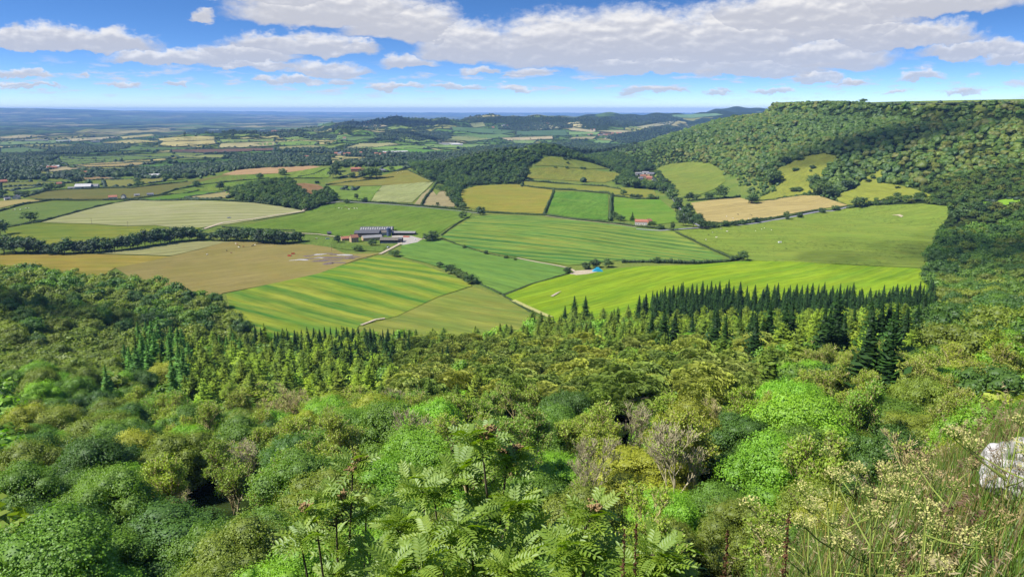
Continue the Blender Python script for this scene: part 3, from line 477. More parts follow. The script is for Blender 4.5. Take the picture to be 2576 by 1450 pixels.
TREES = [
 (75, 558, 23, 38, 'dark spreading oak standing alone by the straight hedge'), (2, 592, 34, 30, 'dark tree cut by the picture edge beside the barley field'), (848, 611, 21, 18, 'round tree before the stone farmhouse'), (937, 617, 18, 20, 'dark bush like tree against the grey front barn'),
 (900, 632, 16, 26, 'thin leaning tree in the farm paddock'), (1084, 605, 26, 40, 'broad dark tree guarding the barn yard end'), (992, 645, 17, 32, 'low spreading tree at the track below the farm'), (1209, 541, 23, 27, 'single round oak at the roadside corner'), (1164, 549, 20, 20, 'half bare tree on the ragged hedge'),
 (1107, 673, 16, 20, 'small round bush tree in the green crop'), (1133, 688, 26, 28, 'largest tree of the clump in the green crop'), (1150, 697, 25, 26, 'second tree of the clump in the green crop'), (1166, 704, 24, 26, 'third tree of the clump in the green crop'), (1186, 713, 26, 34, 'lowest tree of the clump in the green crop'),
 (1168, 624, 10, 13, 'tiny bush on the scrub line near the farm'), (1222, 640, 12, 13, 'tiny bush halfway along the scrub line'), (1273, 650, 9, 12, 'tiny bush where the scrub line meets the path'), (1295, 655, 8, 10, 'last tiny bush on the scrub line'), (1427, 687, 18, 22, 'round bush at the pale dirt patch'),
 (1474, 677, 20, 26, 'dark bush just before the blue bales'), (1494, 673, 24, 28, 'leafy tree directly behind the blue bales'), (1530, 672, 24, 28, 'tallest tree behind the blue bales'), (1868, 656, 26, 28, 'tree at the corner of lime field and pasture'), (1845, 655, 14, 18, 'bush beside the corner tree of the lime field'), (1650, 661, 17, 20, 'round tree rising from the lime field hedge'),
 (1889, 512, 24, 32, 'round tree standing in the tan stubble'), (1811, 500, 32, 36, 'dark oval tree at the foot of the steep meadow'), (1732, 504, 20, 26, 'pale tree at the lower corner of the steep meadow'), (1752, 504, 16, 18, 'small tree beside the lane corner'), (1782, 502, 18, 24, 'grey green tree at the bottom of the steep meadow'),
 (1946, 462, 38, 44, 'big dark tree on the yellow green meadow'), (2045, 470, 30, 32, 'dark round tree above the stubble corner'), (2065, 490, 34, 44, 'widest tree of the trio above the stubble'), (2090, 497, 22, 34, 'lowest tree of the trio above the stubble'), (2130, 476, 22, 34, 'dark tree between the two upper meadows'), (1975, 414, 20, 26, 'dark tree at the head of the scrub meadow'),
 (2012, 404, 15, 18, 'small tree at the top edge of the scrub meadow'), (2160, 522, 26, 36, 'bushy tree on the road hedge by the huge pasture'), (1977, 553, 22, 15, 'slim dark tree beside the road'), (2010, 548, 12, 16, 'small tree on the roadside further along'), (2066, 536, 14, 16, 'small roadside tree near the bend'), (2102, 530, 14, 18, 'round roadside tree at the bend'),
 (1708, 560, 30, 20, 'tall tree at the lane junction'), (1745, 572, 30, 30, 'pale green tree at the road junction'), (1722, 546, 26, 26, 'middle tree of the lane row'), (1706, 522, 26, 26, 'upper tree of the lane row'), (1690, 500, 26, 28, 'topmost tree of the lane row'), (1762, 577, 28, 30, 'broad tree low on the road by the stubble'), (1690, 578, 22, 14, 'spindly tree at the pasture corner'), (1783, 574, 18, 22, 'bushy tree following the road'),
 (897, 501, 14, 13, 'lone small tree over the barn pasture'), (917, 508, 13, 16, 'scrubby tree on the roadside hedge'), (874, 512, 12, 18, 'grey bush by the knoll road'), (1100, 516, 8, 10, 'little bush inside the cream hay field'), (838, 448, 32, 28, 'larger of two dark trees by the red farmhouse'), (846, 432, 22, 26, 'dark tree standing behind its larger twin'), (886, 448, 14, 18, 'small dark tree in the farmhouse garden'),
 (914, 449, 24, 26, 'tree at the near end of the farmhouse grove'), (930, 450, 30, 28, 'tallest tree of the farmhouse grove'), (947, 449, 26, 26, 'dark tree at the far end of the farmhouse grove'), (712, 441, 18, 20, 'tree on the crest beside the tan field'), (655, 450, 14, 20, 'dark tree at the corner of the green slope'), (985, 428, 10, 14, 'little tree beside the stone barn'),
 (350, 470, 14, 20, 'tree on the hedge above the olive field'), (495, 471, 16, 20, 'dark tree on the green meadow edge'), (553, 478, 21, 20, 'upright tree above the bright paddock'), (575, 480, 12, 22, 'low bush at the bright paddock end'), (45, 493, 10, 15, 'first tree of three near the small white house'), (65, 491, 10, 15, 'second tree of three near the small white house'), (88, 489, 9, 12, 'third tree of three near the small white house'), (8, 494, 14, 18, 'tree beside the red roofed house at the edge'),
 (130, 478, 16, 28, 'leafy tree hiding the end of the pale barns'), (155, 476, 12, 22, 'tree against the pale barns'), (190, 462, 18, 28, 'dark tree beyond the pale barns'), (345, 462, 14, 18, 'round tree in the dark hedge line'), (420, 455, 16, 20, 'tree on the hedge by the olive field'), (445, 453, 14, 18, 'smaller tree further along that hedge'), (470, 450, 14, 20, 'tree near the top of the olive field'),
 (2042, 425, 10, 14, 'small bush high in the scrub meadow'), (2003, 480, 10, 30, 'wide dark bush in the sloping meadow'), (2000, 430, 8, 18, 'low scrub bush in the sloping meadow'), (2038, 432, 6, 8, 'tiny bush in the sloping meadow'), (2195, 450, 10, 14, 'scrub bush in the upper meadow'), (2182, 458, 8, 16, 'wide scrub bush in the upper meadow'), (2205, 432, 6, 8, 'tiny scrub bush at the top of the upper meadow'), (2258, 474, 6, 12, 'low bush on the upper meadow edge'),
 (1430, 402, 8, 10, 'dark bush high on the hillock'), (1420, 402, 7, 9, 'second dark bush on the hillock crest'), (1428, 412, 6, 8, 'bush halfway down the hillock'), (1425, 424, 7, 10, 'bush at the foot of the hillock'), (1462, 426, 7, 9, 'bush below the hillock by the scrub'), (1470, 426, 6, 8, 'smaller bush below the hillock by the scrub'), (1396, 422, 5, 8, 'tiny bush between hillock and olive strip'),
 (1316, 452, 24, 26, 'dark tree at the corner of the olive strip'), (1135, 500, 24, 26, 'dark tree beside the cream hay field'), (1140, 510, 14, 18, 'lower tree beside the cream hay field'), (1165, 523, 16, 20, 'airy tree at the corner of the ochre pasture'), (1107, 478, 14, 26, 'shrubby tree over the hay field corner'), (1590, 556, 24, 12, 'dark upright cypress by the white cottage'), (1560, 555, 16, 24, 'bushy tree beside the white cottage'), (1545, 552, 20, 18, 'tree where the paddock row meets the road'), (1640, 565, 10, 18, 'shrub behind the white cottage'),
 (1568, 492, 16, 18, 'bushy tree on the hedge below the hamlet'), (1590, 497, 10, 14, 'small bush on the hedge below the hamlet'), (1606, 500, 12, 22, 'broad bush on the hedge below the hamlet'), (1640, 501, 14, 24, 'bush at the lane end of that hedge'),
 (1675, 470, 22, 24, 'tree beside the lane just below the hamlet'), (1668, 486, 20, 24, 'second lane tree below the hamlet'), (1698, 532, 24, 24, 'shrubby tree on the paddock side of the lane'), (1732, 528, 18, 20, 'small tree between lane and steep meadow'), (1718, 568, 26, 26, 'leafy tree inside the road junction triangle'), (1735, 556, 28, 26, 'crowded tree above the road junction'), (1756, 562, 26, 26, 'tree leaning over the stubble corner'),
 (1660, 577, 14, 20, 'roadside shrub right of the white cottage'), (1800, 573, 14, 20, 'shrub on the road hedge below the stubble'), (1822, 571, 17, 22, 'small tree on the road hedge below the stubble'), (1848, 569, 13, 20, 'low shrub on the road hedge below the stubble'), (1868, 566, 15, 18, 'rounded shrub on the road hedge below the stubble'), (1900, 561, 15, 18, 'dark shrub near the bend of the road'), (1575, 470, 24, 26, 'willow grey tree in the hamlet grove'), (1598, 474, 26, 28, 'pale silvery tree in the hamlet grove'), (1620, 470, 20, 24, 'dark tree below the hamlet houses'), (1640, 474, 18, 26, 'broad bush below the hamlet houses'),
 (2430, 545, 30, 36, 'rounded tree at the upper corner of the huge pasture'), (2465, 540, 28, 36, 'tall tree beside the lime corner meadow'), (2405, 556, 26, 34, 'tree at the mouth of the side wood'), (2062, 250, 8, 14, 'dark tree on the skyline of the escarpment'), (2172, 258, 9, 16, 'rounded tree at the end of the skyline wood'), (2244, 262, 5, 6, 'tiny lone tree on the plateau skyline'), (2470, 262, 8, 16, 'dark bush on the plateau skyline'), (2494, 262, 7, 8, 'small upright tree on the plateau skyline')]
# ============================================================ trees
def leaf_mat(name, mode, tv=.30, trans=.42, gloss=.03, dark=(.55, .62, .55), lite=(1.18, 1.25, .8)):
    """mode 'obj': the object's own colour; 'attr': a colour stored per tree"""
    M = Mat(name)
    if mode == 'obj': tint = M.n('ObjectInfo').outputs['Color']
    elif mode == 'attr': tint = M.n('Attribute', {'attribute_name': 'tint'}).outputs['Color']
    else: tint = (*mode, 1)
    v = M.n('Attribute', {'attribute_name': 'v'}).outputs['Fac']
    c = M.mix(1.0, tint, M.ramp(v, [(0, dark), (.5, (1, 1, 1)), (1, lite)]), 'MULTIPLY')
    d = M.n('BsdfDiffuse', Color=c); tr = M.n('BsdfTranslucent', Color=M.mix(1.0, c, (1.1, 1.25, .5, 1), 'MULTIPLY'))
    s = M.n('MixShader', i0=trans, i1=d, i2=tr)
    if gloss:
        g = M.n('BsdfGlossy', Color=(.9, .95, 1, 1), Roughness=.6)
        s = M.n('MixShader', i0=gloss, i1=s, i2=g)
    return M.surf(s)
def bark_mat(name, c):
    M = Mat(name); co = M.n('TexCoord').outputs['Object']
    col = M.mix(M.noise(co, 9, 4), [x * .6 for x in c], [x * 1.3 for x in c])
    return M.surf(M.n('BsdfDiffuse', Color=col))
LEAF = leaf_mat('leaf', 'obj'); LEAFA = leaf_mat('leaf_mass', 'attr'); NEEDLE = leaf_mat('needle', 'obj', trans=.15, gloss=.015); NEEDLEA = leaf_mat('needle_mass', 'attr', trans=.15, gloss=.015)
BARK = bark_mat('bark', (.085, .07, .05)); TWIG = bark_mat('twig', (.48, .41, .20)); GREYTWIG = bark_mat('grey_twig', (.42, .37, .23))

def ico(sub=1):
    import bmesh
    b = bmesh.new(); bmesh.ops.create_icosphere(b, subdivisions=sub, radius=1)
    V = np.array([v.co[:] for v in b.verts]); Fc = np.array([[v.index for v in f.verts] for f in b.faces]); b.free(); return V, Fc
ICO1, ICO2, ICO3 = ico(1), ico(2), ico(3)
def unit(n, g): v = g.normal(size=(n, 3)); return v / np.linalg.norm(v, axis=1)[:, None]
def quads(P, N, size, g, asp=1.0, along=None):
    """one small leaf-like face per point"""
    n = len(P); N = N / (np.linalg.norm(N, axis=1)[:, None] + 1e-9)
    t = unit(n, g) if along is None else along
    a = np.cross(N, t); a /= np.linalg.norm(a, axis=1)[:, None] + 1e-9
    b = np.cross(N, a)
    s = (np.broadcast_to(size, (n,)) * g.uniform(.65, 1.35, n))[:, None] / 2
    a = a * s / asp; b = b * s * asp
    V = np.stack([P - b, P + a * .8 - b * .1, P + b, P - a * .8 + b * .1], 1).reshape(-1, 3)
    return V, np.arange(4 * n).reshape(-1, 4)
class Geo:
    def __init__(s): s.V = []; s.Q = []; s.T = []; s.vq = []; s.vt = []; s.n = 0
    def q(s, V, Fc, v): s.V.append(V); s.Q.append(Fc + s.n); s.vq.append(v); s.n += len(V)
    def t(s, V, Fc, v): s.V.append(V); s.T.append(Fc + s.n); s.vt.append(v); s.n += len(V)
    def arrays(s):
        V = np.vstack(s.V); Q = np.vstack(s.Q) if s.Q else np.zeros((0, 4), int); T = np.vstack(s.T) if s.T else np.zeros((0, 3), int)
        return V, Q, T, np.concatenate(s.vq + s.vt)
    def me(s, name, mat):
        V, Q, T, v = s.arrays()
        sm = np.concatenate([np.zeros(len(Q), bool), np.ones(len(T), bool)])
        return mesh(name, V, [x for x in (Q, T) if len(x)], [mat], sm, attrs={'v': ('FLOAT', 'FACE', v)})
def broad(seed, nl, per, ls, rad=.40, base=.16, up=.35, lump=.17, squash=1.0, core=True, thin=0.0):
    g = np.random.default_rng(seed); G = Geo()
    cz = (1 + base) / 2 + .02; hz = (1 - base) / 2
    D = unit(nl * 3, g); D = D[D[:, 2] > -.75][:nl]
    rr = g.uniform(.55, .86, len(D)) ; rr[:max(3, nl // 7)] *= .45
    bump = 1 + .22 * np.sin(3 * np.arctan2(D[:, 0], D[:, 1]) + seed) * (1 - abs(D[:, 2]))
    Cn = np.stack([D[:, 0] * rad * rr * bump, D[:, 1] * rad * rr * bump, cz + D[:, 2] * hz * rr * squash], -1)
    for c in Cn:
        lr = lump * g.uniform(.62, 1.25); lv = g.uniform(.32, .68)
        if core:
            v, f = ICO1; k = 1 + .25 * np.sin(v @ g.normal(size=3) * 3)
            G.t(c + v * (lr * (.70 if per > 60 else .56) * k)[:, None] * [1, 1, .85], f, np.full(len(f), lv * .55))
        m = int(per * (lr / lump) ** 2 * g.uniform(.8, 1.2))
        d = unit(m, g); d[:, 2] = d[:, 2] * .75 + up * .5; d /= np.linalg.norm(d, axis=1)[:, None]
        k = 1 + .18 * np.sin(d @ g.normal(size=3) * 4)
        P = c + d * (lr * k * g.uniform(.80, 1.12, m))[:, None] * [1, 1, .85]
        N = d * .9 + unit(m, g) * .62 + [0, 0, up]
        V, Fq = quads(P, N, ls, g)
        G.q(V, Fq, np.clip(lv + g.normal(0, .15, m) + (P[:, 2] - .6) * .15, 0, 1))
    return G
def lumpy(seed, icos, rad=.42, flakes=26, fs=.16):
    """far crown: a billowing closed surface with a ragged skin"""
    g = np.random.default_rng(seed); G = Geo(); v, f = icos
    k = np.ones(len(v))
    for q in range(5): k += g.uniform(.06, .13) * np.sin(v @ unit(1, g)[0] * g.uniform(3, 7) + g.uniform(0, 6))
    V = v * k[:, None] * [rad, rad, .46] + [0, 0, .52]; V[:, 2] = np.maximum(V[:, 2], .05)
    G.t(V, f, np.clip(g.normal(.45, .16, len(f)), 0, 1))
    if flakes:
        d = unit(flakes * 2, g); d = d[d[:, 2] > -.35][:flakes]
        P = d * g.uniform(.92, 1.12, len(d))[:, None] * [rad, rad, .46] + [0, 0, .52]
        Vq, Fq = quads(P, d + unit(len(d), g) * .6, fs, g); G.q(Vq, Fq, np.clip(g.normal(.55, .22, len(d)), 0, 1))
    return G
def conifer(seed, tiers, nb, rad=.17, droop=.35, wid=.45, base=.05, pw=.85, irr=.2, ls=1.0):
    g = np.random.default_rng(seed); G = Geo(); P0 = []; N0 = []; A0 = []; S0 = []; v0 = []
    for i in range(tiers):
        t = (i + g.uniform(-.3, .3)) / tiers; z = base + (1 - base) * t
        L = rad * (1 - max(t, 0)) ** pw * g.uniform(1 - irr, 1 + irr) + .012
        n = max(5, int(nb * (1 - .6 * t)))
        for k in range(n):
            a = 2 * PI * (k + g.uniform(-.4, .4)) / n + i * 1.9; l = L * g.uniform(.7, 1.15); tv = g.uniform(.3, .65)
            for q in (.32, .62, .92):
                r = l * q; zz = z - droop * l * q * q + (.05 * l if q > .8 else 0)
                P0.append((math.cos(a) * r, math.sin(a) * r, zz)); A0.append((math.cos(a), math.sin(a), -droop * 1.2 * q + .25 * (q > .8)))
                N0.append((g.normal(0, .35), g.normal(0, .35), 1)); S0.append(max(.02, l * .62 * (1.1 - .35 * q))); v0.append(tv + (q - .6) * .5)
    P, Nn, A, S = map(np.array, (P0, N0, A0, S0)); v = np.array(v0)
    V, Fq = quads(P, Nn, S * ls, g, 1.0 / max(wid, .3) ** .5, A / np.linalg.norm(A, axis=1)[:, None] if False else np.cross(A, [0, 0, 1.0]) * 1.0)
    G.q(V, Fq, np.clip(v + g.normal(0, .12, len(v)), 0, 1))
    nt = tiers * 4; z = g.uniform(base, .97, nt); a = g.uniform(0, 2 * PI, nt); rr = rad * (1 - z) ** pw * .55
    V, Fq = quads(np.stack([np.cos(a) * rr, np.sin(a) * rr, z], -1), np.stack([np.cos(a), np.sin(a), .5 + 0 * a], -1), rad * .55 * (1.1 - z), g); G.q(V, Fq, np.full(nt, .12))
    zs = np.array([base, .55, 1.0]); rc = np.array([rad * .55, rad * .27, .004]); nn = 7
    ring = np.array([[math.cos(2 * PI * k / nn) * rc[i], math.sin(2 * PI * k / nn) * rc[i], zs[i]] for i in range(3) for k in range(nn)])
    fq = np.array([[i * nn + k, i * nn + (k + 1) % nn, (i + 1) * nn + (k + 1) % nn, (i + 1) * nn + k] for i in range(2) for k in range(nn)])
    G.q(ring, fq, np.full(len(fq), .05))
    return G
def pine(seed, nl, per, rad=.33, ls=.05):
    g = np.random.default_rng(seed); G = Geo(); D = unit(nl * 3, g); D = D[D[:, 2] > -.5][:nl]; rr = g.uniform(.5, .9, len(D))
    for d, r_ in zip(D, rr):
        c = np.array([d[0] * rad * r_, d[1] * rad * r_, .62 + d[2] * .34 * r_]); lr = g.uniform(.07, .13); lv = g.uniform(.3, .7)
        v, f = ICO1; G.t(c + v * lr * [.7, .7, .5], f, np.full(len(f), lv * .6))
        e = unit(per, g); e[:, 2] = abs(e[:, 2]) * .9 + .1
        P = c + e * lr * g.uniform(.75, 1.15, per)[:, None] * [1, 1, .75]
        ax = e * .7 + [0, 0, .9]; ax /= np.linalg.norm(ax, axis=1)[:, None]
        sd = np.cross(ax, unit(per, g)); N = np.cross(ax, sd)
        V, Fq = quads(P, N, ls, g, 1.55, np.cross(ax, N) * 1.0)
        G.q(V, Fq, np.clip(lv + g.normal(0, .2, per), 0, 1))
    return G
def tubes(S, n=3):
    """segments (p0, p1, r0, r1) -> one array of thin tubes"""
    p0 = np.array([s[0] for s in S]); p1 = np.array([s[1] for s in S]); r0 = np.array([s[2] for s in S]); r1 = np.array([s[3] for s in S])
    t = p1 - p0; t /= np.linalg.norm(t, axis=1)[:, None] + 1e-9
    a = np.cross(t, np.where(abs(t[:, 2:3]) > .9, [[1., 0, 0]], [[0, 0, 1.]])); a /= np.linalg.norm(a, axis=1)[:, None]; b = np.cross(t, a)
    k = 2 * PI * np.arange(n) / n; m = len(S)
    ring = a[:, None] * np.cos(k)[None, :, None] + b[:, None] * np.sin(k)[None, :, None]
    V = np.concatenate([p0[:, None] + ring * r0[:, None, None], p1[:, None] + ring * r1[:, None, None]], 1).reshape(-1, 3)
    i = np.arange(m)[:, None] * 2 * n; kk = np.arange(n)[None]
    Q = np.stack([i + kk, i + (kk + 1) % n, i + n + (kk + 1) % n, i + n + kk], -1).reshape(-1, 4)
    return V, Q
def branching(seed, counts, spread, lens, r0=.016, lean=0.0, up=.5, first=.26):
    """skeleton of a tree: returns segments and tip points"""
    g = np.random.default_rng(seed); S = []; tips = []
    def grow(p, d, L, r, lev):
        q = p; n = 3 if lev < 2 else 2
        for i in range(n):
            d2 = d + g.normal(0, .10, 3) + np.array([0, 0, up * .10]); d2 /= np.linalg.norm(d2)
            e = q + d2 * L / n; S.append((q, e, r * (1 - .22 * i), r * (1 - .22 * (i + 1)))); 
            if lev < len(counts) and (i > 0 or lev == 0):
                for _ in range(max(1, counts[lev] // (n - (lev > 0)))):
                    a = g.uniform(0, 2 * PI); o = np.array([math.cos(a), math.sin(a), 0]); o = o - d2 * (o @ d2); o /= np.linalg.norm(o) + 1e-9
                    s = spread[lev] * g.uniform(.6, 1.3); nd = d2 * math.cos(s) + o * math.sin(s) + np.array([0, 0, up * .35]); nd /= np.linalg.norm(nd)
                    st = q + (e - q) * g.uniform(.35, 1) if lev else q + (e - q) * g.uniform(.6, 1)
                    grow(st, nd, lens[lev] * g.uniform(.7, 1.2), r * .50, lev + 1)
            q, d = e, d2
        if lev >= len(counts) - 1: tips.append((q, d, lev))
    grow(np.zeros(3), np.array([lean, 0, 1.0]), first * 2.2, r0, 0)
    return S, tips
def branch_mesh(name, S, mat, n=3, minr=0.0):
    V, Q = tubes([(a, b, max(r, minr), max(q, minr)) for a, b, r, q in S], n); return mesh(name, V, Q, [mat], True)
def ash(seed, leafy=.5):
    g = np.random.default_rng(seed + 900)
    S, tips = branching(seed, (6, 6, 8, 5), (.50, .50, .55, .6), (.36, .20, .11, .06), r0=.017, up=.8, first=.2)
    P = np.array([t[0] for t in tips]); k = 1.0 / P[:, 2].max()
    S = [(a * k, b * k, r, q) for a, b, r, q in S]; P = P * k
    G = Geo(); m = int(len(P) * leafy); sel = g.choice(len(P), m, replace=False)
    PP = np.repeat(P[sel], 5, 0) + g.normal(0, .016, (m * 5, 3))
    V, Fq = quads(PP, unit(len(PP), g) + [0, 0, .5], .0175, g, 1.15); G.q(V, Fq, np.clip(g.normal(.5, .25, len(PP)), 0, 1))
    return S, G
def limbs(seed, n=7, base=.5):
    S, _ = branching(seed, (n, 4), (.7, .6), (.34, .2), r0=.022, up=.4, first=.24); k = .82 / max(s[1][2] for s in S)
    return [(a * k, b * k, r, q) for a, b, r, q in S]

PROTO = {}
def build_protos():
    P = PROTO
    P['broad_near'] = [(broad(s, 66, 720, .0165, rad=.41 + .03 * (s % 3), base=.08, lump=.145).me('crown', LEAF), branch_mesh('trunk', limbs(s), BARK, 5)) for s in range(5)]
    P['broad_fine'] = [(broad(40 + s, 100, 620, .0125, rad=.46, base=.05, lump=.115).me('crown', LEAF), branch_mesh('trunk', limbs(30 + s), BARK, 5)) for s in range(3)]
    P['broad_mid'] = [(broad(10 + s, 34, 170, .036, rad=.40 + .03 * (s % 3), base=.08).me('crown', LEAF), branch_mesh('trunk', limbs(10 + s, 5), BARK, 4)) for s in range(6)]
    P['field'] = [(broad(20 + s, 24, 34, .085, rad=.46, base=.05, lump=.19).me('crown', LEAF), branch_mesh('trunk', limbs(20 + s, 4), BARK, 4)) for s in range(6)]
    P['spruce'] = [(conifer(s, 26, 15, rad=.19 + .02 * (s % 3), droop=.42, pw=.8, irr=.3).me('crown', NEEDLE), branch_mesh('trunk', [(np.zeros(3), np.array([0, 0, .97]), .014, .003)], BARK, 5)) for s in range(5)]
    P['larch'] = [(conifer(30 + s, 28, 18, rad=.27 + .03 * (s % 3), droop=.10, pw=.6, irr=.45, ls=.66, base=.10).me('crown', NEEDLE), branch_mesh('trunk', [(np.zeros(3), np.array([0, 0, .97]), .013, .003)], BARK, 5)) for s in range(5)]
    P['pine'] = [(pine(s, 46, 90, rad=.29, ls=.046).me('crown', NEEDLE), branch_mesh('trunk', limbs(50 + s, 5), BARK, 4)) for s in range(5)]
    P['ash'] = []; P['ash_bare'] = []
    for s in range(6):
        S, G = ash(s, .85); P['ash'].append((G.me('crown', LEAF), branch_mesh('trunk', S, TWIG, 3, .0021)))
    for s in range(3):
        S, G = ash(20 + s, .12); P['ash_bare'].append((G.me('crown', LEAF), branch_mesh('trunk', S, GREYTWIG if s else TWIG, 3, .0022)))
    P['m_broad'] = [broad(60 + s, 14, 44, .092, rad=.44, base=.05, lump=.21).arrays() for s in range(6)]
    P['m_knob'] = [broad(70 + s, 9, 40, .10, rad=.36, base=.03, lump=.24, up=.6).arrays() for s in range(5)]
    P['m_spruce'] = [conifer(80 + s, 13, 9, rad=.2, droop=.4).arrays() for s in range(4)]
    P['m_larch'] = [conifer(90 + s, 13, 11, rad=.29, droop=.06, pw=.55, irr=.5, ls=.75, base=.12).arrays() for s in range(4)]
    P['m_pine'] = [pine(60 + s, 15, 22, ls=.10).arrays() for s in range(4)]
    P['lump2'] = [lumpy(s, ICO3, .46, 60, .14).arrays() for s in range(8)]
    P['lump1'] = [lumpy(20 + s, ICO2, .5, 24, .18).arrays() for s in range(8)]
def mass(name, label, protos, items, mat, kind='stuff', cat=None, sink=.3):
    """many far trees in one mesh: items = (x, y, z, height, width factor, colour)"""
    if not len(items): return
    g = np.random.default_rng(len(items)); VV = []; QQ = []; TT = []; vq = []; vt = []; tint = []; n = 0
    pick = g.integers(0, len(protos), len(items))
    for k, (V, Q, T, v) in enumerate(protos):
        it = [items[i] for i in np.nonzero(pick == k)[0]]
        if not it: continue
        A = np.array([i[:5] for i in it], float); C = np.array([i[5] for i in it]); m = len(A)
        a = g.uniform(0, 2 * PI, m); ca, sa = np.cos(a)[:, None], np.sin(a)[:, None]
        w = (A[:, 3] * A[:, 4])[:, None]
        X = (V[None, :, 0] * ca - V[None, :, 1] * sa) * w + A[:, 0:1]; Y = (V[None, :, 0] * sa + V[None, :, 1] * ca) * w + A[:, 1:2]; Z = V[None, :, 2] * A[:, 3:4] + A[:, 2:3] - sink
        VV.append(np.stack([X, Y, Z], -1).reshape(-1, 3)); off = n + np.arange(m)[:, None, None] * len(V); n += m * len(V)
        QQ.append((Q[None] + off).reshape(-1, 4)); TT.append((T[None] + off).reshape(-1, 3))
        vq.append(np.tile(v[:len(Q)], m)); vt.append(np.tile(v[len(Q):], m))
        tint.append(np.repeat(np.column_stack([C, np.ones(m)]), len(V), 0))
    Q = np.vstack(QQ); T = np.vstack(TT)
    fl = [x for x in (Q, T) if len(x)]
    me = mesh(name, np.vstack(VV), fl, [mat], False, attrs={'v': ('FLOAT', 'FACE', np.concatenate(vq + vt)), 'tint': ('FLOAT_COLOR', 'POINT', np.vstack(tint))})
    return tag(link(name, me), label, cat, None, kind)
FK = 2.2
def jit(h, g, a=.16):
    c = np.array(alb(h)) * FK * [1.14, 1.0, .55]; k = g.uniform(1 - a, 1 + a); return np.clip(c * k * [g.uniform(.90, 1.02), 1, g.uniform(.85, 1.1)], .004, .6)
ORD = 'zeroth first second third fourth fifth sixth seventh eighth ninth tenth eleventh twelfth thirteenth fourteenth fifteenth sixteenth seventeenth eighteenth nineteenth twentieth'.split()
TENS = {2: 'twenty', 3: 'thirty', 4: 'forty', 5: 'fifty', 6: 'sixty', 7: 'seventy', 8: 'eighty', 9: 'ninety'}
def ordinal(n):
    if n <= 20: return ORD[n]
    if n >= 100: return 'hundred and ' + ordinal(n - 100)
    if n % 10: return TENS[n // 10] + ' ' + ORD[n % 10]
    return TENS[n // 10][:-1] + 'ieth'
def put(kind, name, label, cat, group, x, y, z, h, w, colour, rz=0.0, sink=.25, tilt=0.0):
    """one tree: an Empty at its foot with crown and trunk"""
    pr = PROTO[kind]; c, t = pr[random.randrange(len(pr))]
    o = thing(name, label, cat, (x, y, z - sink), rz, group); o.scale = (h * w, h * w, h)
    if tilt: o.rotation_euler = (tilt * math.cos(rz), tilt * math.sin(rz), rz)
    a = link('crown', c, o); a.color = (*colour, 1); link('trunk', t, o)
    return o

WOOD_EDGE = [(-500, 690), (0, 690), (130, 702), (260, 714), (370, 724), (450, 744), (530, 767), (575, 792), (610, 822), (640, 852), (690, 884), (760, 886), (900, 878), (1020, 880), (1040, 893), (1100, 897), (1180, 889), (1290, 870), (1350, 846), (1400, 842), (1480, 838), (1560, 826),
             (1600, 814), (1640, 792), (1900, 792), (2320, 788), (2350, 760), (2336, 700), (2342, 660), (2366, 610), (2392, 560), (2405, 538), (2440, 524), (2480, 530), (2580, 525), (3200, 520), (3200, 9000), (-1500, 9000)]
KINDS = {'broad': ('broadleaf_tree', 'tree', 'broadleaf tree'), 'ash': ('ash_tree', 'tree', 'ash'), 'spruce': ('spruce_tree', 'tree', 'spruce'), 'larch': ('larch_tree', 'tree', 'larch'), 'pine': ('pine_tree', 'tree', 'pine')}
TINTS = {'broad': {'olive': '7d9038', 'mid green': '6a9034', 'bright green': '80b034', 'dark green': '4f7430', 'yellowish': '9aa63e', 'knobbly olive': '788c3e'}, 'ash': {'pale olive': '93ac48', 'sparse tan': '9aac4c', 'green tipped': '80a846'},
         'spruce': {'dark': '36562f', 'blackish green': '2f4c2c', 'pale green': '5a884c'}, 'larch': {'olive': '748a3c', 'light green': '83a03e', 'dull green': '627c38'}, 'pine': {'grey green': '8a9a62', 'dull olive': '92a05a', 'dark': '748a54'}}
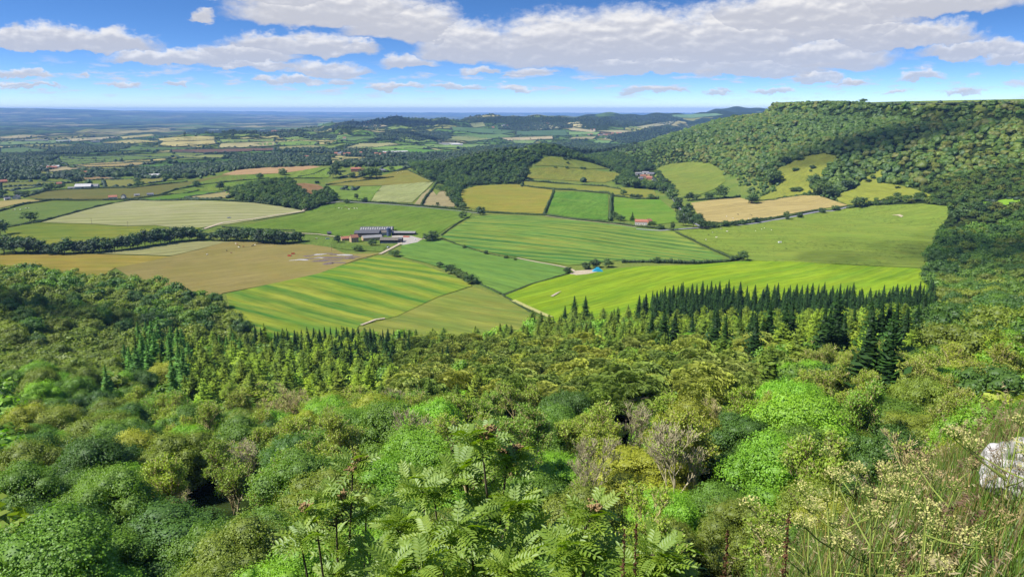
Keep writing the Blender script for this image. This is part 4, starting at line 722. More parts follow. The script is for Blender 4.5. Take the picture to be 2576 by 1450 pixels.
MANUAL = [  # (px, py of the top, crown width px, height m, kind, tint, proto, label)
 (1395, 1150, 235, 9, 'broad', 'bright green', 'broad_fine', 'bright green domed tree directly behind the tall rowan sapling'), (1618, 1136, 255, 10, 'broad', 'yellowish', 'broad_fine', 'large yellowish olive dome tree beside the bright green dome'), (1680, 1242, 185, 8, 'broad', 'bright green', 'broad_fine', 'smaller lime green tree low on the slope between olive dome and grasses'),
 (432, 1282, 260, 11, 'broad', 'dark green', 'broad_near', 'big dark sycamore with glossy leaves at the bottom of the wood'), (250, 1345, 200, 10, 'broad', 'mid green', 'broad_near', 'rounded tree beside the big dark sycamore'), (75, 1280, 190, 10, 'broad', 'dark green', 'broad_near', 'dark leafy tree in the lower corner of the wood'), (640, 1300, 200, 9, 'broad', 'mid green', 'broad_near', 'mid green tree between sycamore and rowan'),
 (1235, 1075, 190, 11, 'broad', 'dark green', 'broad_near', 'dark sycamore rising right above the rowan tip'), (1640, 1050, 100, 9, 'broad', 'bright green', 'broad_near', 'small bright green tree beside the pale ash crown'), (1740, 1075, 120, 9, 'broad', 'bright green', 'broad_near', 'fresh green tree left of the fallen grey trunk'), (245, 1068, 170, 10, 'broad', 'bright green', 'broad_near', 'lime green tree on the shoulder of the ash wood'), (130, 1095, 150, 10, 'broad', 'bright green', 'broad_near', 'second lime green tree on the shoulder of the ash wood'),
 (2020, 918, 170, 13, 'broad', 'bright green', 'broad_near', 'broad fresh green tree above the grey dead thicket'), (2400, 925, 130, 13, 'broad', 'bright green', 'broad_near', 'bright green tree over the twiggy ash at the wood side'), (2330, 880, 150, 13, 'broad', 'mid green', 'broad_near', 'green dome high in the wood near the pasture side'), (1905, 915, 130, 14, 'broad', 'dark green', 'broad_near', 'dark green tree where pines meet broadleaves'), (2240, 1000, 170, 12, 'broad', 'mid green', 'broad_near', 'mid green tree in the middle of the mixed wood'),
 (1920, 1120, 180, 10, 'broad', 'dark green', 'broad_near', 'dark tree standing before the grass bank'), (2400, 1062, 110, 10, 'broad', 'bright green', 'broad_fine', 'bright leafy tree near the limestone outcrop'), (2300, 1040, 170, 10, 'broad', 'olive', 'broad_fine', 'grey olive tree near the limestone outcrop'), (2170, 1100, 200, 9, 'broad', 'olive', 'broad_fine', 'olive tree right behind the yellow umbels'), (820, 1120, 200, 10, 'broad', 'olive', 'broad_near', 'olive tree in the hollow of the ash wood'),
 (1010, 1180, 190, 9, 'broad', 'mid green', 'broad_near', 'green tree filling the gap between the rowans'), (1850, 1010, 130, 11, 'broad', 'mid green', 'broad_near', 'green tree beside the leaning grey trunk'),
 (680, 978, 230, 15, 'ash', 'pale olive', 'ash', 'wide twiggy ash in the middle of the ash wood'), (950, 972, 200, 15, 'ash', 'pale olive', 'ash', 'tall fan shaped ash with tan twigs'), (1500, 1028, 150, 13, 'ash', 'sparse tan', 'ash', 'golden tan ash crown like a fan above the olive dome'), (480, 1040, 220, 14, 'ash', 'sparse tan', 'ash', 'spreading bare ash over the lime green tree'), (1235, 985, 130, 14, 'ash', 'sparse tan', 'ash', 'tan twigged ash against the dark pines'), (1100, 1000, 140, 14, 'ash', 'pale olive', 'ash', 'thin ash with light twigs below the pines'),
 (1690, 985, 170, 14, 'ash', 'pale olive', 'ash', 'ash with pale branches over the dark hollow'), (1790, 1000, 130, 13, 'ash', 'sparse tan', 'ash_bare', 'leaning half dead ash with long bare branches'), (2112, 1040, 70, 9, 'ash', 'sparse tan', 'ash_bare', 'grey dead thicket in the middle of the mixed wood'), (2050, 1050, 50, 9, 'ash', 'sparse tan', 'ash_bare', 'narrow dead grey stems beside the grey thicket'), (2420, 975, 130, 12, 'ash', 'sparse tan', 'ash_bare', 'bare fan of branches near the limestone outcrop'), (2230, 915, 110, 13, 'ash', 'sparse tan', 'ash', 'buff twiggy crown high in the mixed wood'),
 (1960, 848, 120, 14, 'ash', 'sparse tan', 'ash', 'buff twiggy crown beneath the light larches'), (2060, 855, 70, 13, 'ash', 'sparse tan', 'ash_bare', 'gnarled bare tree beneath the light larches'), (770, 1060, 170, 14, 'ash', 'green tipped', 'ash', 'green tipped ash behind the olive hollow tree'), (600, 1110, 160, 12, 'ash', 'sparse tan', 'ash_bare', 'tangled bare tree in the ash wood'), (430, 1200, 120, 9, 'ash', 'sparse tan', 'ash_bare', 'upright bare brush above the big sycamore'), (1370, 1020, 110, 13, 'ash', 'pale olive', 'ash', 'slim pale ash above the dark sycamore'),
 (1445, 742, 40, 27, 'spruce', 'dark', 'spruce', 'tallest dark spruce standing alone before the lime field'), (1473, 742, 36, 26, 'spruce', 'dark', 'spruce', 'slim dark spruce paired with the tallest one'), (1421, 766, 30, 22, 'spruce', 'dark', 'spruce', 'shorter dark spruce beside the tall pair'), (1379, 790, 22, 16, 'spruce', 'dark', 'spruce', 'small dark spruce at the track corner'), (1363, 803, 24, 14, 'spruce', 'dark', 'spruce', 'bushy small spruce at the track corner')]
SPR_TOPS = [(1625, 736), (1642, 728), (1655, 738), (1661, 727), (1673, 717), (1684, 722), (1694, 715), (1706, 716), (1718, 707), (1732, 720), (1753, 712), (1768, 704), (1779, 714), (1790, 704), (1800, 712), (1811, 705), (1834, 701), (1846, 716), (1863, 706), (1880, 716), (1900, 714), (1930, 712), (1958, 709), (1973, 720), (1988, 715), (2005, 712), (2018, 715), (2032, 712), (2045, 709), (2060, 712),
            (2075, 707), (2095, 716), (2115, 709), (2130, 722), (2148, 709), (2168, 722), (2190, 722), (2225, 714), (2258, 712), (2290, 713), (2316, 706),
            (640, 815), (655, 822), (690, 832), (705, 838), (722, 832), (740, 828), (757, 826), (772, 824), (788, 822), (802, 824), (815, 820), (830, 819), (845, 820), (858, 817), (872, 820), (886, 822), (900, 820), (915, 822), (930, 822), (940, 830), (962, 826), (975, 824), (990, 826), (1003, 828), (1016, 830), (1028, 832),
            (262, 915), (310, 862), (322, 868), (356, 865), (390, 848), (405, 852), (430, 858), (455, 870), (470, 856), (550, 838), (568, 840), (585, 835), (602, 845), (1125, 862), (1112, 870)]
def kind_for(px, py, r, g):
    u = g.random()
    if py > 1005 or (py > 930 and px < 420):
        a = .50 if 330 < px < 1900 and py < 1190 else (.18 if px > 300 else .06)
        if u < a: return 'ash', g.choice(['pale olive', 'sparse tan', 'green tipped'], p=[.45, .3, .25]), ('ash' if g.random() < .8 else 'ash_bare')
        t = g.choice(['olive', 'mid green', 'bright green', 'dark green', 'yellowish'], p=[.28, .30, .14, .14, .14])
        return 'broad', t, 'broad_near'
    if py > 845:
        if px < 330: return 'broad', 'knobbly olive', 'broad_mid'
        if px < 470: return ('spruce', 'pale green', 'spruce') if u < .5 else ('larch', 'olive', 'larch')
        if px < 1000: return ('larch', g.choice(['olive', 'light green', 'dull green']), 'larch') if u < .85 else ('broad', 'mid green', 'broad_mid')
        if px < 1950:
            if u < .72 and py > 862: return 'pine', g.choice(['grey green', 'dull olive', 'dark']), 'pine'
            return ('larch', g.choice(['olive', 'dull green']), 'larch') if u < .92 else ('broad', 'bright green', 'broad_mid')
        if u < .40 and py < 900: return 'larch', g.choice(['light green', 'olive']), 'larch'
        if u < .52: return 'ash', 'sparse tan', 'ash'
        return 'broad', g.choice(['olive', 'mid green', 'dark green', 'bright green']), 'broad_mid'
    if px < 660: return 'broad', g.choice(['knobbly olive', 'olive', 'dark green', 'mid green'], p=[.55, .2, .15, .1]), 'broad_mid'
    if px < 1045: return ('larch', 'olive', 'larch') if u < .5 else ('broad', 'bright green', 'broad_mid')
    if px < 1600: return ('larch', g.choice(['olive', 'dull green']), 'larch') if u < .55 else ('broad', g.choice(['mid green', 'bright green']), 'broad_mid')
    if px < 2345:
        if py < 798: return 'spruce', g.choice(['dark', 'blackish green']), 'spruce'
        return 'larch', g.choice(['light green', 'olive']), 'larch'
    return 'broad', g.choice(['dark green', 'mid green', 'olive'], p=[.5, .3, .2]), 'broad_mid'
HT = {'broad': (11, 17.5), 'ash': (14, 19), 'spruce': (22, 29), 'larch': (16, 23), 'pine': (16, 21)}
WD = {'broad': (.95, 1.25), 'ash': (1.0, 1.2), 'spruce': (.85, 1.3), 'larch': (.85, 1.3), 'pine': (1.0, 1.25)}
RADF = {'broad': .42, 'ash': .42, 'spruce': .2, 'larch': .29, 'pine': .34}
def top_at(px, py, h):
    """foot of a tree of height h whose tip lies on this sight line"""
    x, y, z = ray(px, py); hh = math.hypot(x, y); az = math.atan2(x, y); t = z / hh
    i = min(max(int(round((az - AZF[0]) / (AZF[1] - AZF[0]))), 0), len(AZF) - 1)
    gg = ZG[i] + h - t * RAD; j0 = int(np.searchsorted(RAD, 24)); j0 += int(np.argmax(gg[j0:] < 0))
    j = j0 + int(np.argmax(gg[j0:] >= 0)); a, b = gg[j - 1], gg[j]; q = -a / (b - a)
    r = RAD[j - 1] + q * (RAD[j] - RAD[j - 1]); return x / hh * r, y / hh * r, r
def near_wood():
    g = np.random.default_rng(5); T = []   # dict rows
    cell = {}
    def free(x, y, s):
        k = (int(x // 12), int(y // 12))
        return all((x - a) ** 2 + (y - b) ** 2 > ((s + c) / 2) ** 2 for i in (-1, 0, 1) for j in (-1, 0, 1) for a, b, c in cell.get((k[0] + i, k[1] + j), ()))
    def add(x, y, s): cell.setdefault((int(x // 12), int(y // 12)), []).append((x, y, s))
    for px, py, w, h, kd, tint, pr, lab in MANUAL:
        x, y, r = top_at(px, py, h)
        if r < 42: continue
        wm = w * r * 1.12 / F
        T.append(dict(x=x, y=y, r=r, h=h, w=wm / (2 * RADF[kd] * h), kd=kd, tint=tint, pr=pr, lab=lab)); add(x, y, min(wm * .8, 9))
    extra = [(a, b) for a, b in zip(g.uniform(1640, 2330, 70), g.uniform(724, 792, 70))] + [(a, b) for a, b in zip(g.uniform(690, 1030, 45), g.uniform(832, 864, 45))]
    for px, py in SPR_TOPS + extra:
        h = g.uniform(21, 31) if py < 800 else g.uniform(18, 24)
        x, y, r = top_at(px, py, h); T.append(dict(x=x, y=y, r=r, h=h, w=g.uniform(.95, 1.35), kd='spruce', tint=('pale green' if px < 500 or (530 < px < 610) else g.choice(['dark', 'blackish green'])), pr='spruce', lab=None)); add(x, y, 4.0)
    # random fill of the slope
    N = 60000; az = g.uniform(R(-43), R(43), N); r = np.sqrt(g.uniform(24 ** 2, 1150 ** 2, N)); x = np.sin(az) * r; y = np.cos(az) * r
    z = zf(x, y); bx, by = project(x, y, z); d = edge_dist(x, y)
    ok = in_poly(bx, by, WOOD_EDGE) & (d > 27) & (y > 15) & (r > 44)
    x, y, z, r = x[ok], y[ok], z[ok], r[ok]; order = np.argsort(r)
    # nearest first, in random order inside shells
    order = np.argsort((r / 60).astype(int) + g.random(len(r)) * .999)
    for i in order:
        tx, ty = project(x[i], y[i], z[i] + 12)
        kd, tint, pr = kind_for(float(tx), float(ty), r[i], g)
        s = {'broad': 7.9, 'ash': 8.2, 'spruce': 6.0, 'larch': 7.4, 'pine': 7.3}[kd] * (1 + .15 * (r[i] > 450)) * (1.2 if tx > 2345 and ty < 830 else 1) * (.70 if tint == 'knobbly olive' else 1)
        if free(x[i], y[i], s):
            h = g.uniform(*HT[kd]) * (1.3 if tx > 2345 and ty < 830 else 1) * (.78 if r[i] < 95 else 1) * (.72 if tint == 'knobbly olive' else 1)
            T.append(dict(x=x[i], y=y[i], r=r[i], h=h, w=g.uniform(*WD[kd]), kd=kd, tint=tint, pr=pr, lab=None)); add(x[i], y[i], s)
    # which of them show, and how large
    hor = np.full(700, 3000.0)
    for t in sorted(T, key=lambda t: t['r']):
        t['z'] = gz(t['x'], t['y']); px, py = project(t['x'], t['y'], t['z'] + t['h']); _, pb = project(t['x'], t['y'], t['z'])
        t['px'], t['py'] = float(px), float(py); wp = RADF[t['kd']] * t['h'] * t['w'] * F / t['r']
        a, b = int((px - wp * .7 + 400) / 5), int((px + wp * .7 + 400) / 5) + 1; a, b = max(a, 0), min(b, 699)
        if b <= a: t['vis'] = -99; t['score'] = 0; continue
        cur = hor[a:b]; t['vis'] = float(np.mean(cur - py)); t['score'] = max(0, min(t['vis'], float(pb - py))) * wp * 2 * (1 if -10 < px < 2585 and py < 1440 else 0)
        hor[a:b] = np.minimum(cur, py + (pb - py) * .18)
    by = {}
    for t in T: by.setdefault(t['kd'], []).append(t)
    masses = {}; groups = {}
    for kd, L in by.items():
        L.sort(key=lambda t: -t['score'] - (1e9 if t['lab'] else 0))
        for i, t in enumerate(L):
            if i < 285 and (t['score'] > 40 or t['lab']): groups.setdefault(kd, []).append(t)
            elif t['vis'] > -25 or t['r'] < 120: masses.setdefault(kd if t['tint'] != 'knobbly olive' else 'knob', []).append(t)
    BN = [(1240, 'lowest band'), (1120, 'second band'), (1030, 'third band'), (950, 'fourth band'), (880, 'fifth band'), (820, 'sixth band'), (-9999, 'top band')]
    for kd, L in groups.items():
        nm, cat, word = KINDS[kd]; sub = {}
        for t in L:
            band = next(b for v, b in BN if t['py'] >= v); third = ['far left', 'left', 'centre left', 'centre right', 'right', 'far right'][int(min(max(t['px'] // 430, 0), 5))]
            sub.setdefault((t['tint'], band, third), []).append(t)
        for (tint, band, third), M_ in sub.items():
            M_.sort(key=lambda t: t['px'])
            auto = [t for t in M_ if not t['lab']]
            for i, t in enumerate(auto):
                t['lab'] = f'{ordinal(i + 1)} {tint} {word} from the left, {band} of the wood, {third}' if len(auto) > 1 else f'only {tint} {word} in the {band} of the wood, {third}'
        for t in L:
            c = jit(TINTS[kd][t['tint']], g)
            put(('broad_fine' if t['r'] < 85 and t['kd'] == 'broad' else t['pr']) if t['pr'] != 'broad_mid' or t['r'] > 190 else 'broad_near', nm, t['lab'], cat, {'broad': 'broadleaf trees of the near wood', 'ash': 'ash trees of the near wood', 'spruce': 'spruces of the near wood', 'larch': 'larches of the near wood', 'pine': 'pines of the near wood'}[kd],
                t['x'], t['y'], t['z'], t['h'], t['w'], c, g.uniform(0, 6.28), tilt=g.normal(0, .04) if kd in ('broad', 'ash') else 0)
    lab = {'broad': 'green canopy of the remaining broadleaf wood on the slope', 'knob': 'knobbly olive canopy of young trees on the wooded spur', 'ash': 'remaining twiggy undergrowth among the ash trees', 'spruce': 'dark mass of further spruces', 'larch': 'olive mass of further larches', 'pine': 'grey green mass of further pines'}
    for kd, L in masses.items():
        k0 = 'broad' if kd == 'knob' else kd
        mass('woodland', lab[kd], PROTO['m_' + ('broad' if kd == 'ash' else kd)], [(t['x'], t['y'], t['z'], t['h'] * (.8 if kd == 'ash' else 1), t['w'], jit(TINTS[k0][t['tint']], g)) for t in L], NEEDLEA if kd in ('spruce', 'larch', 'pine') else LEAFA)
    return T
FIELD_GREEN = ['4a6a34', '55763a', '44602f', '5f7d3e', '3f5c30', '62804a']
def field_trees():
    g = np.random.default_rng(11)
    def one(px, py, h, w, lab, grp, c=None):
        x, y, r = ground_at(px, py); H = h * r * 1.02 / F; W = w * r * 1.02 / F
        k = 'spruce' if 'cypress' in lab else 'field'
        put(k, 'hedgerow_tree', lab, 'bush' if 'bush' in lab else 'tree', grp, x, y, gz(x, y), H, W / (.92 * H if k == 'field' else .36 * H), jit(c or g.choice(FIELD_GREEN), g, .12) * .85, g.uniform(0, 6.28))
    for row, nm in ((ROW_A, 'tree row under the barley field'), (ROW_B, 'tree clump row left of the farm')):
        for i, t in enumerate(row): one(t[0], t[1], t[2] * 1.06, t[3] * 1.3, f'{ordinal(i + 1)} dark tree from the left in the {nm}', 'dark ' + nm, g.choice(['3f5c30', '466634', '3a5530']))
    for t in TREES: one(*t, 'single trees about the fields')
def hedges():
    g = np.random.default_rng(3)
    m = leaf_mat('hedge_leaf', 'obj', trans=.25)
    for pts, h, lab in HEDGES:
        W = [ground_at(*p) for p in pts]; Q = []
        for a, b in zip(W[:-1], W[1:]):
            k = max(2, int(math.hypot(b[0] - a[0], b[1] - a[1]) / 2.2))
            for q in range(k): Q.append((a[0] + (b[0] - a[0]) * q / k, a[1] + (b[1] - a[1]) * q / k))
        Q = np.array(Q + [W[-1][:2]]) + g.normal(0, .25, (len(Q) + 1, 2)); z = zf(Q[:, 0], Q[:, 1]); n = len(Q)
        prof = 1 + .35 * np.sin(np.arange(n) * .21 + g.uniform(0, 6)) * np.sin(np.arange(n) * .083) + g.normal(0, .14, n); prof = np.clip(prof, .35, 1.7) * h
        G = Geo(); r = float(np.mean(np.hypot(Q[:, 0], Q[:, 1])))
        wd = 1.1 + h * .32
        v, f = ICO1
        for i in range(n):
            k = 1 + .2 * np.sin(v @ g.normal(size=3) * 3); G.t(np.array([Q[i, 0], Q[i, 1], z[i] + prof[i] * .42]) + v * k[:, None] * [wd * .75, wd * .75, prof[i] * .5], f, np.full(len(f), g.uniform(.2, .4)))
        mq = n * 12; i = g.integers(0, n, mq); d = unit(mq, g); d[:, 2] = abs(d[:, 2]) * 1.0 - .15
        P = np.stack([Q[i, 0], Q[i, 1], z[i] + prof[i] * .45], -1) + d * np.stack([np.full(mq, wd), np.full(mq, wd), prof[i] * .58], -1) * g.uniform(.8, 1.1, mq)[:, None]
        V, Fq = quads(P, d + unit(mq, g) * .7 + [0, 0, .3], min(1.3, .45 + r * .0005), g); G.q(V, Fq, np.clip(g.normal(.5, .22, mq), 0, 1))
        o = tag(link('hedge', G.me('hedge', m)), lab, 'hedge', 'hedges around the fields'); o.color = (*(jit('465f2e', g, .12) * .8), 1)
def hill_woods():
    g = np.random.default_rng(21)
    # escarpment hillside on the right, with the meadows left open
    N = 60000; d0 = g.uniform(0, 1, N)
    az = g.uniform(R(2), R(43), N); r = np.sqrt(g.uniform(520 ** 2, 3600 ** 2, N)); x = np.sin(az) * r; y = np.cos(az) * r
    d = edge_dist(x, y); z = zf(x, y); px, py = project(x, y, z)
    wob = 30 * np.sin(x / 70) + 25 * np.sin(y / 55)
    ok = (d > -45) & (d < 430 + 200 * sstep(1850, 2350, r) + wob) & ~(in_poly(px, py, WOOD_EDGE) & (r < 1150)) & ((d > 6) | ((px < 2185) & (r > 1500)) | (px > 2470))
    for f in FIELDS: ok &= ~in_poly(px, py, f[2])
    ok &= ~in_poly(px, py, [(2470, 516), (2540, 498), (2580, 500), (2580, 512), (2520, 524)])
    sel = np.nonzero(ok)[0]; cell = {}; big = []; small = []
    pal = ['466430', '527030', '5c7834', '587830', '667e34', '4c6c30', '727c3a', '608032', '748838']
    for i in sel:
        s = 6.6 if r[i] < 1500 else 7.6
        k = (int(x[i] // 10), int(y[i] // 10))
        if any((x[i] - a) ** 2 + (y[i] - b) ** 2 < s * s for q in (-1, 0, 1) for w in (-1, 0, 1) for a, b in cell.get((k[0] + q, k[1] + w), ())): continue
        cell.setdefault(k, []).append((x[i], y[i]))
        patch = math.sin(x[i] / 130 + 1) * math.sin(y[i] / 170) + g.normal(0, .5)
        c = jit(pal[int(np.clip((patch + 1.4) / 2.8, 0, .999) * len(pal))], g, .10)
        h = g.uniform(8, 13.5) * (1.3 if g.random() < .08 else 1) * (.6 if d[i] > 400 or (d[i] < 0) else 1)
        (big if r[i] < 1450 else small).append((x[i], y[i], z[i], h, g.uniform(.95, 1.3), c))
    mass('woodland', 'dense green woodland draping the nearer end of the escarpment', PROTO['m_broad'] + PROTO['m_broad'] + PROTO['m_knob'], big, LEAFA, sink=1.5)
    mass('woodland', 'dense green woodland covering the long escarpment hillside', PROTO['lump1'] + PROTO['lump2'][:4], small, LEAFA, sink=1.2)
    labs = ['dark wooded hill beyond the ochre pasture', 'leafy wood crowning the knoll in the middle of the fields', 'dark scrub wood filling the hollow under the escarpment', 'tree grove sheltering the stone hamlet', 'small thicket at the cream hay field']
    for P, lab in zip(WOODS, labs):
        it = []; p = np.array(P); W = [ground_at(*q) for q in P]; wx = np.array([w[0] for w in W]); wy = np.array([w[1] for w in W])
        n = 9000; X = g.uniform(wx.min(), wx.max(), n); Y = g.uniform(wy.min(), wy.max(), n); ok = in_poly(X, Y, [(a, b) for a, b, _ in W]); X, Y = X[ok], Y[ok]; Z = zf(X, Y)
        qx, qy = project(X, Y, Z); bad = in_poly(qx, qy, FIELDS[9][2]) | in_poly(qx, qy, [(1588, 434), (1652, 428), (1660, 466), (1598, 470)]); cell = {}
        for i in range(len(X)):
            if bad[i]: continue
            k = (int(X[i] // 8), int(Y[i] // 8))
            if any((X[i] - a) ** 2 + (Y[i] - b) ** 2 < 49 for q in (-1, 0, 1) for w in (-1, 0, 1) for a, b in cell.get((k[0] + q, k[1] + w), ())): continue
            cell.setdefault(k, []).append((X[i], Y[i])); it.append((X[i], Y[i], Z[i], g.uniform(9, 15), g.uniform(.85, 1.2), jit(g.choice(['44642e', '3a582a', '4e6e30', '5a7634']), g, .2)))
        mass('woodland', lab, PROTO['m_broad'], it, LEAFA, sink=1.0)
def far_trees():
    g = np.random.default_rng(31); it = []
    for P in FAR_WOODS:
        W = [ground_at(*q) for q in P]; wx = np.array([w[0] for w in W]); wy = np.array([w[1] for w in W])
        A = np.ptp(wx) * np.ptp(wy); n = int(min(6000, A / 210)); X = g.uniform(wx.min(), wx.max(), n); Y = g.uniform(wy.min(), wy.max(), n); ok = in_poly(X, Y, [(a, b) for a, b, _ in W]); X, Y = X[ok], Y[ok]; Z = zf(X, Y)
        for i in range(len(X)): it.append((X[i], Y[i], Z[i], g.uniform(7, 13), g.uniform(.8, 1.3), jit(g.choice(['38542a', '42602c', '304a28', '4c6834']), g, .15) * .75))
    mass('woodland', 'belts of dark woodland across the vale and its far hills', PROTO['lump1'], it, LEAFA, sink=1)
    it = []; n = 26000; az = g.uniform(R(-40), R(22), n); r = np.sqrt(g.uniform(1750 ** 2, 7200 ** 2, n)); x = np.sin(az) * r; y = np.cos(az) * r
    q = np.abs(np.sin(x / 88 + 1.7 * np.sin(y / 260))) ; q2 = np.abs(np.sin(y / 120 + 1.5 * np.sin(x / 210)))
    ln = ((q < .06) | (q2 < .10) | (g.random(n) < .06)) & (g.random(n) < .75); d = edge_dist(x, y); ln &= d > 480
    x, y, r = x[ln], y[ln], r[ln]; z = zf(x, y); px, py = project(x, y, z); ok = np.ones(len(x), bool)
    for f in FIELDS: ok &= ~in_poly(px, py, f[2])
    for P, c in FAR_FIELDS: ok &= ~(in_poly(px, py, P) & (g.random(len(x)) < .9))
    for i in np.nonzero(ok)[0]: it.append((x[i], y[i], z[i], g.uniform(6, 13), g.uniform(.9, 1.5), jit(g.choice(['3a562a', '44622e', '50703a']), g, .15) * .8))
    mass('distant_trees', 'hedgerow trees dotted between the far fields of the vale', PROTO['lump1'], it, LEAFA, sink=.6)
    # hedges round the small far fields, each field's boundary one hedge
    m = leaf_mat('far_hedge_leaf', tuple(alb('465f36')), trans=.2)
    for P, c in FAR_FIELDS:
        W = [ground_at(*p) for p in P]; rm = np.mean([w[2] for w in W])
        if rm > 7500: continue
        G = Geo(); Q = []
        for a, b in zip(W, W[1:] + W[:1]):
            k = max(2, int(math.hypot(b[0] - a[0], b[1] - a[1]) / 9))
            for q in range(k):
                if g.random() < .93: Q.append((a[0] + (b[0] - a[0]) * q / k, a[1] + (b[1] - a[1]) * q / k))
        Q = np.array(Q); z = zf(Q[:, 0], Q[:, 1]); v, f = ICO1
        for i in range(len(Q)):
            hh = g.uniform(2.4, 4.5) * (2 if g.random() < .05 else 1)
            G.t(np.array([Q[i, 0], Q[i, 1], z[i] + hh * .35]) + v * [6.2, 6.2, hh * .65], f, np.full(len(f), g.uniform(.3, .6)))
        tag(link('far_hedge', G.me('far_hedge', m)), None, 'hedge', 'hedges round far fields')['px'] = float(np.mean([p[0] for p in P]))
    L = sorted([o for o in COL.objects if o.name.startswith('far_hedge')], key=lambda o: o['px'])
    for i, o in enumerate(L): o['label'] = f'boundary hedge of a small far field, {ordinal(i + 1)} from the left'; del o['px']
# ============================================================ farms, houses, animals, tracks
BM = {}
def bm_(k):
    if k not in BM:
        c = {'stone': (.36, .27, .15), 'brick': (.30, .14, .08), 'white': (.5, .47, .42), 'red_tile': (.30, .125, .08), 'brown_tile': (.24, .11, .07), 'grey_sheet': (.085, .085, .092), 'pale_sheet': (.19, .185, .18), 'moss_sheet': (.13, .115, .09), 'dark_wood': (.06, .05, .045), 'concrete': (.30, .275, .23),
             'white_sheet': (.40, .39, .37), 'glass_dark': (.02, .025, .03), 'silo_blue': (.035, .055, .11), 'red_paint': (.40, .05, .03), 'tarmac': (.2, .2, .21), 'track': (.36, .30, .20), 'bale_blue': (.03, .34, .52), 'soil': (.12, .09, .075), 'tarp': (.32, .30, .28), 'car_white': (.7, .7, .7), 'rubber': (.02, .02, .02), 'pole': (.13, .10, .075), 'slate': (.13, .13, .15), 'silver': (.4, .42, .45)}[k]
        BM[k] = simple_mat(k, c, .75 if 'paint' not in k and 'car' not in k else .35, .22, .8)
    return BM[k]
def gable(w, d, h, rh, oh=.5, th=.22):
    """(walls with gables, roof) as two MBs; x is the ridge direction, y=0 the front wall"""
    a = MB(); x = w / 2
    vs = [(-x, 0, -1.5), (x, 0, -1.5), (x, d, -1.5), (-x, d, -1.5), (-x, 0, h), (x, 0, h), (x, d, h), (-x, d, h), (-x, d / 2, h + rh), (x, d / 2, h + rh)]
    a.add(vs, [(0, 1, 5, 4), (2, 3, 7, 6), (1, 2, 6, 9, 5), (3, 0, 4, 8, 7)])
    b = MB(); s = rh / (d / 2); X = x + oh * .6
    for sg in (0, 1):
        y0, y1 = (-oh, d / 2) if sg == 0 else (d + oh, d / 2); z0, z1 = h - oh * s + .03, h + rh + .03
        vs = [(-X, y0, z0), (X, y0, z0), (X, y1, z1), (-X, y1, z1), (-X, y0, z0 + th), (X, y0, z0 + th), (X, y1, z1 + th), (-X, y1, z1 + th)]
        b.add(vs, [(0, 1, 2, 3), (7, 6, 5, 4), (0, 4, 5, 1), (1, 5, 6, 2), (3, 2, 6, 7), (0, 3, 7, 4)])
    return a, b
def house(name, label, cat, px, py, w, d, h, rh, wall, roof, rot=0.0, group=None, win=0, chim=0, storeys=1, open_front=False, skyl=None, door=True, gable_front=False):
    x, y, r = ground_at(px, py); az = math.atan2(x, y)
    t = thing(name, label, cat, (x, y, gz(x, y)), -az + rot, group)
    a, b = gable(w, d, h, rh)
    if open_front:
        a = MB(); X = w / 2
        a.box(-X, d - .25, -1.5, X, d, h); a.box(-X, 0, -1.5, -X + .25, d - .26, h); a.box(X - .25, 0, -1.5, X, d - .26, h); a.box(-X + .26, 1.2, -1.5, X - .26, 1.35, 1.5)
        a.add([(-X, 0, h), (-X, d, h), (-X, d / 2, h + rh)], [(0, 1, 2)]); a.add([(X, 0, h), (X, d, h), (X, d / 2, h + rh)], [(2, 1, 0)])
    link('wall', a.me('wall', [bm_(wall)]), t)
    ro = link('roof', b.me('roof', [bm_(roof)]), t)
    for k in range(chim):
        cx = (-w / 2 + .7) if k == 0 else (w / 2 - .7)
        link('chimney', MB().box(cx - .4, d / 2 - .35, h + rh - .6, cx + .4, d / 2 + .35, h + rh + 1.3).box(cx - .2, d / 2 - .15, h + rh + 1.3, cx + .2, d / 2 + .15, h + rh + 1.75).me('chimney', [bm_('brick')]), ro)
    if skyl:
        nx, ny = skyl; s = rh / (d / 2); nz = math.atan(s)
        for i in range(nx):
            for j in range(ny):
                for side in (0, 1):
                    yy = (d / 2) * (.18 + .62 * (j + .5 * (i % 2)) / ny); zz = h + yy * s + .36; y2 = yy if side == 0 else d - yy
                    xx = -w / 2 + w * (i + .5) / nx
                    m = MB().add([(xx - .7, y2 - .9, zz - (.9 * s if side == 0 else -.9 * s)), (xx + .7, y2 - .9, zz - (.9 * s if side == 0 else -.9 * s)), (xx + .7, y2 + .9, zz + (.9 * s if side == 0 else -.9 * s)), (xx - .7, y2 + .9, zz + (.9 * s if side == 0 else -.9 * s))], [(0, 1, 2, 3)])
                    link('skylight', m.me('skylight', [bm_('white_sheet')]), ro)
    for st in range(storeys if win else 0):
        for k in range(win):
            xx = -w / 2 + w * (k + .5) / win; z0 = .9 + st * 2.7
            if st == 0 and door and k == win // 2:
                link('door', MB().box(xx - .5, -.06, 0, xx + .5, -.01, 2.05).me('door', [bm_('dark_wood')]), t); continue
            wo = link('window', MB().box(xx - .6, -.07, z0 - .1, xx + .6, -.01, z0 + 1.25).me('window', [bm_('white')]), t)
            link('pane', MB().box(xx - .5, -.10, z0, xx + .5, -.075, z0 + 1.15).me('pane', [bm_('glass_dark')]), wo)
    if open_front:
        n = max(3, int(w / 5))
        for k in range(n + 1):
            xx = -w / 2 + .15 + (w - .3) * k / n; link('post', MB().box(xx - .12, -.05, -1, xx + .12, .19, h - .02).me('post', [bm_('dark_wood')]), t)
    elif not win and door:
        link('door', MB().box(-min(2.2, w * .2), -.06, 0, min(2.2, w * .2), -.01, min(h * .75, 4)).me('door', [bm_('dark_wood')]), t)
    return t
